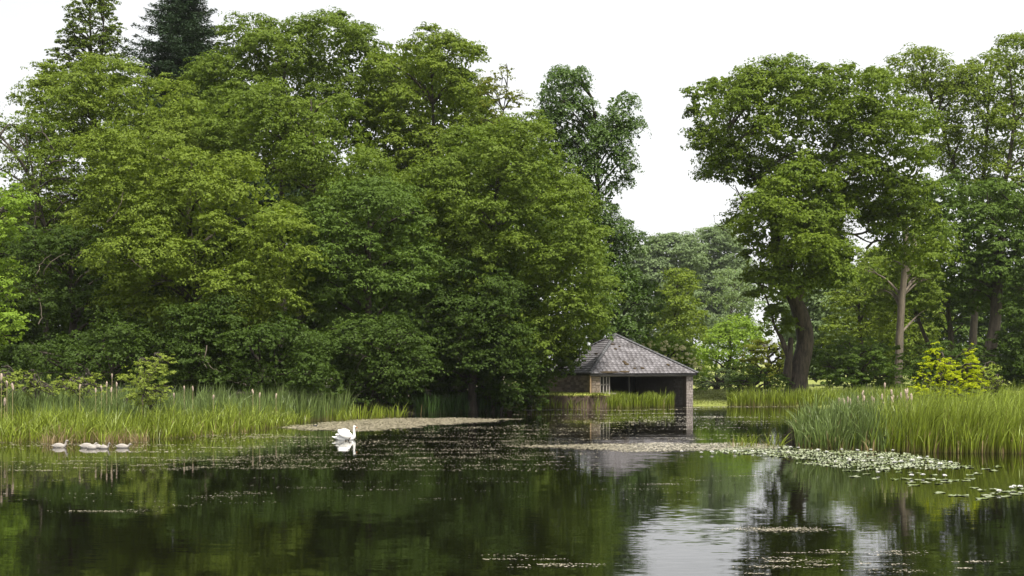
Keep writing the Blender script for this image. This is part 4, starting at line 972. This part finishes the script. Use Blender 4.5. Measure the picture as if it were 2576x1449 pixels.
sc4 = patches(pic_poly([(0, 1200), (600, 1200), (1200, 1195), (1800, 1200), (1900, 1260), (1000, 1260), (0, 1300)]), 42, r, 4, 22, .08, .35)
sc5 = patches(pic_poly([(1850, 1405), (2100, 1380), (2350, 1385), (2500, 1410), (2400, 1440), (1900, 1445)]), 24, r, 12, 60, .05, .28)
sc6 = patches(pic_poly([(1250, 1400), (1450, 1395), (1450, 1430), (1250, 1440)]), 8, r, 10, 40, .05, .2)
sc7 = np.array(ground_at(1960, 1333)) + r.normal(size=(700, 2)) * (.55, .22)
sc8 = np.concatenate([np.array(ground_at(x, y)) + r.normal(size=(60, 2)) * (.45, .10) for x, y in ((1680, 1218), (1640, 1219), (210, 1287), (260, 1287), (300, 1288), (560, 1248), (2080, 1165), (620, 1242), (1880, 1198))])
sc9 = np.concatenate([np.array(ground_at(x, y)) + r.normal(size=(n9, 2)) * (w9, .5) for x, y, n9, w9 in ((1400, 1030.5, 260, 1.6), (1340, 1032, 160, 1.2), (1560, 1033, 220, 2.0), (1680, 1030, 200, 1.8), (1745, 1025.5, 120, .6), (1640, 1040, 260, 2.6), (1850, 1024, 160, 1.8), (1930, 1023.5, 150, 1.6), (1480, 1044, 200, 2.4), (1780, 1050, 260, 2.6))])
floats('floating_weed', sc9, .16, 'pale scum along the far waterline by the boathouse', 306, tilt=.04)
floats('floating_weed', sc1, .075, 'scattered pale floating leaves across the middle of the lake', 303)
floats('floating_weed', np.concatenate([sc2, sc3]), .11, 'scattered pale floating leaves on the far half of the lake', 304)
floats('floating_weed', np.concatenate([sc4, sc5, sc6, sc7, sc8]), .05, 'small pale flecks floating on the near water', 305)

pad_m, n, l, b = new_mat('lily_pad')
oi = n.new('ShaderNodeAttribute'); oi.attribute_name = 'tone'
l.new(mixrgb(n, l, oi.outputs['Fac'], (0.15, 0.19, 0.06), (0.34, 0.36, 0.25)), b.inputs['Base Color']); b.inputs['Roughness'].default_value = .22; b.inputs['Specular IOR Level'].default_value = 1.0  # the pale end puts reflected sky sheen into the pad colour
def pad_arrays(r, rad):
    a = np.linspace(.22, 2 * math.pi - .22, 11) + r.random() * 6.28
    rr_ = rad * (1 + .06 * r.normal(size=11)); V = [(0, 0, 0)] + [(math.cos(t) * q, math.sin(t) * q, .012 * math.sin(3 * t) + .010 * r.normal()) for t, q in zip(a, rr_)]
    return np.array(V), np.array([(0, i, i + 1) for i in range(1, 11)])
LP = pic_poly([(1860, 1122), (1985, 1122), (2120, 1130), (2290, 1142), (2330, 1150), (2400, 1163), (2460, 1178), (2330, 1180), (2170, 1182), (2060, 1172), (2000, 1165), (2080, 1160), (1900, 1145), (1780, 1140)])
Vs, Fs, tn, off = [], [], [], 0
for q in in_poly(LP, 1050, r):
    V, F = pad_arrays(r, r.uniform(.06, .15)); V = V + (q[0], q[1], .012 + r.random() * .014)
    Vs.append(V); Fs.append(F + off); tn.append(np.full(len(V), r.random())); off += len(V)
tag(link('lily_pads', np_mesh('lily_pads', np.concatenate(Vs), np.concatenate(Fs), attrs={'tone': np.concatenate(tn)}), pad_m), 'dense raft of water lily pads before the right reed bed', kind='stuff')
padm = []
for k in range(5):
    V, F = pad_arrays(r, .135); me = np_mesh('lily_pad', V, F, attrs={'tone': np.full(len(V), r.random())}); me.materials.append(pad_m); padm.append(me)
OUT = [(2130, 1184), (2155, 1185), (2230, 1185), (2260, 1188), (2290, 1190), (2310, 1191), (2150, 1200), (2200, 1204), (2250, 1206), (2280, 1205), (2310, 1208), (2340, 1206), (2370, 1207), (2400, 1209), (2430, 1210),
       (2290, 1214), (2330, 1215), (2360, 1217), (2300, 1221), (2380, 1213), (2440, 1205), (2460, 1192), (2480, 1180), (2510, 1174), (2500, 1185), (2450, 1228), (2470, 1234), (2365, 1240), (2400, 1246), (2420, 1247),
       (2395, 1248), (2500, 1232), (2520, 1237), (2545, 1236), (2565, 1230), (2555, 1244), (2500, 1243), (2490, 1250), (2470, 1255), (2560, 1226), (2575, 1240), (2480, 1247), (2530, 1249), (2440, 1195), (2350, 1196), (2180, 1193)]
for k, (x, y) in enumerate(OUT):
    gx_, gy_ = ground_at(x, y)
    o = bpy.data.objects.new('lily_pad', padm[k % 5]); col.objects.link(o); o.location = (gx_, gy_, .018); o.rotation_euler = (0, 0, r.random() * 6.28); s = r.uniform(.9, 1.5); o.scale = (s, s, 1)
    w_ = ('loose lily pad near the right edge, in the nearest scatter of pads', 'lily pads nearest the right edge') if y > 1223 else ('loose lily pad just below the dense lily raft', 'lily pads below the raft')
    tag(o, w_[0], 'lily pad', w_[1])
def lily_mesh():
    bm = bmesh.new()
    for ring, (nr, tilt, ln, wd) in enumerate(((9, .35, .085, .045), (8, .75, .075, .04), (6, 1.15, .06, .03))):
        for k in range(nr):
            a = 2 * math.pi * (k + ring * .4) / nr; R = Matrix.Rotation(a, 3, 'Z') @ Matrix.Rotation(-tilt, 3, 'Y')
            vs = [bm.verts.new(R @ Vector(c)) for c in ((.008, 0, 0), (ln * .55, -wd * .5, .006), (ln, 0, .014), (ln * .55, wd * .5, .006))]; bm.faces.new(vs)
    me = bpy.data.meshes.new('lily_flower'); bm.to_mesh(me); bm.free(); return me
lm = lily_mesh(); lm.materials.append(simple_mat('white_petals', (.82, .82, .80), .6, .05))
ym = simple_mat('yellow_stamens', (.75, .5, .05), .8)
bm = bmesh.new(); bmesh.ops.create_cone(bm, segments=7, radius1=.018, radius2=.026, depth=.03, cap_ends=True); cm = bpy.data.meshes.new('stamens'); bm.to_mesh(cm); bm.free(); cm.materials.append(ym)
FL = [(640, 352), (750, 358), (810, 355), (940, 352), (1040, 350), (1110, 366), (1240, 356), (1190, 330), (1255, 328), (1300, 330), (1410, 345), (1460, 355), (1545, 340), (1620, 338), (1635, 345), (1680, 360), (1710, 342),
      (1835, 345), (1510, 410), (1585, 395), (1590, 405), (1670, 408), (1720, 405), (1770, 390), (1830, 395), (1845, 415), (1880, 412), (1945, 405), (2030, 382), (2050, 415), (2100, 425), (2160, 415), (1985, 392), (1940, 490), (2005, 487), (2125, 488), (2130, 492),
      (2505, 560), (2520, 552), (2435, 580), (2555, 556), (1750, 472)]
fxy = [((1600 + a * .4969) * .8944, (1100 + c * .4969) * .8944) for a, c in FL]
def flower_words(a, c):
    if a < 1330: return ('white lily flower among thin pads left of the lily raft', 'lily flowers left of the raft')
    if a > 2400: return ('white lily flower among the pads at the right edge of the picture', 'lily flowers at the right edge')
    if c > 470: return ('white lily flower on the small group of pads just below the raft', 'lily flowers below the raft')
    return ('white water lily flower open on the dense lily raft', 'lily flowers on the raft')
fg = [flower_words(a, c) for a, c in FL]
bxy = [(x, y) for x, y in ((1060, 1034), (1072, 1034), (1085, 1035), (1098, 1034), (1112, 1034), (1118, 1033))]
for (x, y), (lb, g) in list(zip(fxy, fg)) + [(q, ('white water lily flower before the iris leaves of the left wood', 'white lily flowers by the iris')) for q in bxy]:
    gx_, gy_ = ground_at(x, y)
    o = empty('lily_flower', (gx_, gy_, .05), r.random() * 6, label=lb, cat='flower', group=g)
    s = r.uniform(1.0, 1.7) * (1.5 if gy_ > 90 else 1); o.scale = (s, s, s)
    a = bpy.data.objects.new('petals', lm); col.objects.link(a); a.parent = o
    c = bpy.data.objects.new('stamens', cm); col.objects.link(c); c.parent = o; c.location = (0, 0, .025)

# ------------------------------------------------------------------ swan, cygnets, water bird
def bird_mesh(name, parts, voxel):
    """closed body: ellipsoids and tapering tubes fused into one skin"""
    bm = bmesh.new()
    for q in parts:
        if q[0] == 'e':
            _, c, s, rot = q; rr_ = bmesh.ops.create_icosphere(bm, subdivisions=3, radius=1); vs = rr_['verts']
            bmesh.ops.scale(bm, vec=s, verts=vs); bmesh.ops.rotate(bm, cent=(0, 0, 0), matrix=Matrix.Rotation(rot[2], 3, 'Z') @ Matrix.Rotation(rot[1], 3, 'Y') @ Matrix.Rotation(rot[0], 3, 'X'), verts=vs)
            bmesh.ops.translate(bm, vec=c, verts=vs)
        else:
            _, pts, rad = q; sp = spline(pts, 22); rd = np.interp(np.linspace(0, 1, 22), np.linspace(0, 1, len(rad)), rad)
            for c, rr2 in zip(sp, rd):
                v_ = bmesh.ops.create_icosphere(bm, subdivisions=2, radius=rr2)['verts']; bmesh.ops.translate(bm, vec=Vector(c), verts=v_)
    me = bpy.data.meshes.new(name); bm.to_mesh(me); bm.free()
    o = bpy.data.objects.new('tmp', me); col.objects.link(o)
    rm = o.modifiers.new('r', 'REMESH'); rm.mode = 'VOXEL'; rm.voxel_size = voxel; rm.use_smooth_shade = True
    sm = o.modifiers.new('s', 'SMOOTH'); sm.iterations = 4; sm.factor = .5
    dg = bpy.context.evaluated_depsgraph_get(); out = bpy.data.meshes.new_from_object(o.evaluated_get(dg)); out.name = name
    bpy.data.objects.remove(o); return out
def bird(name, label, cat, loc, rz, me, mat, group=None, extras=(), s=1.0):
    root = empty(name, loc, rz, label=label, cat=cat, group=group); root.scale = (s, s, s)
    o = bpy.data.objects.new('body', me); col.objects.link(o); o.parent = root
    if not me.materials: me.materials.append(mat)
    for nm, em in extras:
        x = bpy.data.objects.new(nm, em); col.objects.link(x); x.parent = root
    return root
def small_mesh(name, fn, mat):
    bm = bmesh.new(); fn(bm); me = bpy.data.meshes.new(name); bm.to_mesh(me); bm.free(); me.materials.append(mat)
    me.polygons.foreach_set('use_smooth', np.ones(len(me.polygons), bool)); return me
def ell(bm, c, s, rot=0.0, sub=2):
    vs = bmesh.ops.create_icosphere(bm, subdivisions=sub, radius=1)['verts']; bmesh.ops.scale(bm, vec=s, verts=vs)
    bmesh.ops.rotate(bm, cent=(0, 0, 0), matrix=Matrix.Rotation(rot, 3, 'Y'), verts=vs); bmesh.ops.translate(bm, vec=c, verts=vs)
white = simple_mat('swan_plumage', (.80, .79, .76), .8, .06, 9.0, bump=.25)
orange = simple_mat('orange_bill', (.55, .20, .05), .5); black = simple_mat('black_skin', (.015, .015, .015), .5)
sw = [('e', (0, 0, .06), (.46, .21, .17), (0, 0, 0)), ('e', (-.44, 0, .10), (.24, .10, .045), (0, .28, 0)), ('e', (-.36, 0, .09), (.22, .14, .09), (0, .18, 0))]
for s_ in (-1, 1):                                      # arched wings with scalloped feather edges
    sw += [('e', (.02, .16 * s_, .27), (.35, .085, .20), (.16 * s_, .25, -.08 * s_)), ('e', (-.16, .13 * s_, .37), (.24, .06, .13), (.2 * s_, .5, -.1 * s_)),
           ('e', (.0, .12 * s_, .43), (.20, .06, .09), (.3 * s_, .1, 0)), ('e', (-.32, .15 * s_, .25), (.17, .04, .06), (0, .1, 0))]
    for k in range(7):
        a = .5 + k * .33; sw.append(('e', (-.05 - .30 * math.cos(a) * 1.0, .12 * s_, .28 + .225 * math.sin(a)), (.075, .035, .05), (0, a - .6, 0)))
sw += [('t', [(.34, 0, .05), (.43, 0, .14), (.455, 0, .30), (.445, 0, .46), (.44, 0, .60), (.46, 0, .655)], [.105, .10, .07, .06, .05, .052]), ('e', (.475, 0, .655), (.085, .05, .055), (0, .35, 0))]
swan_me = bird_mesh('body', sw, .017)
bill = small_mesh('bill', lambda bm: (ell(bm, (.575, 0, .612), (.062, .018, .02), .55),), orange)
knob = small_mesh('bill_knob', lambda bm: (ell(bm, (.535, 0, .648), (.028, .022, .022), .5), ell(bm, (.612, 0, .588), (.015, .012, .01), .5)), black)
eye = small_mesh('eye', lambda bm: (ell(bm, (.515, -.045, .667), (.009, .006, .009)), ell(bm, (.515, .045, .667), (.009, .006, .009))), black)
gx_, gy_ = ground_at(868, 1106.5)
bird('swan', 'white adult swan with arched wings swimming to the right', 'swan', (gx_, gy_, 0), .12, swan_me, white, extras=[('bill', bill), ('bill_knob', knob), ('eye', eye)], s=1.04)

grey = simple_mat('cygnet_down', (.30, .275, .25), .95, .12, 14.0, bump=.3); gbill = simple_mat('grey_bill', (.10, .10, .11), .6)
def cygnet_mesh(neck):
    q = [('e', (-.02, 0, .05), (.30, .15, .14), (0, 0, 0)), ('e', (-.22, 0, .07), (.17, .09, .05), (0, .22, 0)), ('e', (-.05, 0, .13), (.22, .13, .085), (0, 0, 0))]
    h = neck[-1]
    return bird_mesh('body', q + [('t', [(.20, 0, .06), *neck], [.085, .055, .042, .042]), ('e', (h[0] + .025, 0, h[2]), (.062, .042, .045), (0, .3, 0))], .018)
upn = [(.27, 0, .15), (.28, 0, .25), (.31, 0, .32)]; low = [(.27, 0, .10), (.30, 0, .16), (.33, 0, .19)]; prn = [(.22, .03, .14), (.14, .10, .17), (.05, .12, .17)]
cm_up, cm_low, cm_pr = cygnet_mesh(upn), cygnet_mesh(low), cygnet_mesh(prn)
for q in (cm_up, cm_low, cm_pr): q.materials.append(grey)
def cbill(h): return small_mesh('bill', lambda bm: ell(bm, (h[0] + .105, 0, h[2] - .03), (.042, .014, .014), .5), gbill)
b_up, b_low, b_pr = cbill(upn[-1]), cbill(low[-1]), cbill((-.01, 0, .2))
G = 'grey cygnets swimming in a line'
for lb, px, py, me, bl, rz, s in (('leftmost grey cygnet, swimming apart with its neck up', 168, 1258.6, cm_up, b_up, .1, 1.0),
        ('long pale cygnet at the left of the bunch of four', 247, 1259.5, cm_low, b_low, .2, 1.08), ('pale cygnet preening at the front of the bunch of four', 259, 1262.6, cm_pr, b_pr, -.3, .8),
        ('cygnet half hidden in the middle of the bunch of four', 277, 1260.2, cm_low, b_low, -.5, .85), ('cygnet with raised neck at the right of the bunch of four', 293, 1262, cm_up, b_up, -.25, .8),
        ('rightmost grey cygnet, swimming ahead with its head low', 346, 1260, cm_low, b_low, .05, .95)):
    x, y = ground_at(px * .8944, py * .8944)
    bird('cygnet', lb, 'cygnet', (x, y, 0), rz, me, grey, G, [('bill', bl)], s)
coot = simple_mat('coot_plumage', (.02, .02, .022), .7)
ck = bird_mesh('body', [('e', (0, 0, .03), (.12, .07, .06), (0, 0, 0)), ('e', (-.09, 0, .05), (.05, .04, .03), (0, .4, 0)), ('t', [(.08, 0, .04), (.11, 0, .09), (.12, 0, .12)], [.04, .03, .028])], .01)
x, y = ground_at(873.5, 1108.8)
bird('water_bird', 'small black water bird swimming in front of the swan', 'bird', (x, y, 0), -.2, ck, coot, extras=[('bill', small_mesh('bill', lambda bm: ell(bm, (.16, 0, .115), (.025, .01, .01)), orange))])
x, y = ground_at(793, 1073.5)
bird('water_bird', 'tiny dark bird sitting on the beige weed mat', 'bird', (x, y, .02), .3, ck, coot)

# ------------------------------------------------------------------ damp air
hz = bpy.data.materials.new('haze'); hz.use_nodes = True; hn = hz.node_tree.nodes; hn.remove(hn['Principled BSDF'])
pv = hn.new('ShaderNodeVolumePrincipled'); pv.inputs['Color'].default_value = (.93, .96, 1.0, 1); pv.inputs['Density'].default_value = 0.00006; pv.inputs['Anisotropy'].default_value = 0.2
hz.node_tree.links.new(pv.outputs[0], hn['Material Output'].inputs['Volume'])
tag(box_obj('haze', (0, 1550, 28.5), (6100, 4000, 63), hz), 'thin damp air over the lake', kind='stuff')

if 0:
    import collections; C_ = collections.Counter()
    for o in bpy.data.objects:
        if o.type == 'MESH': C_[o.name.split('.')[0]] += len(o.data.loops) - 2 * len(o.data.polygons)
    print(C_.most_common(14))
print('leaves', STAT['leaves'], 'tris', sum(len(o.data.loops) - 2 * len(o.data.polygons) for o in bpy.data.objects if o.type == 'MESH'))
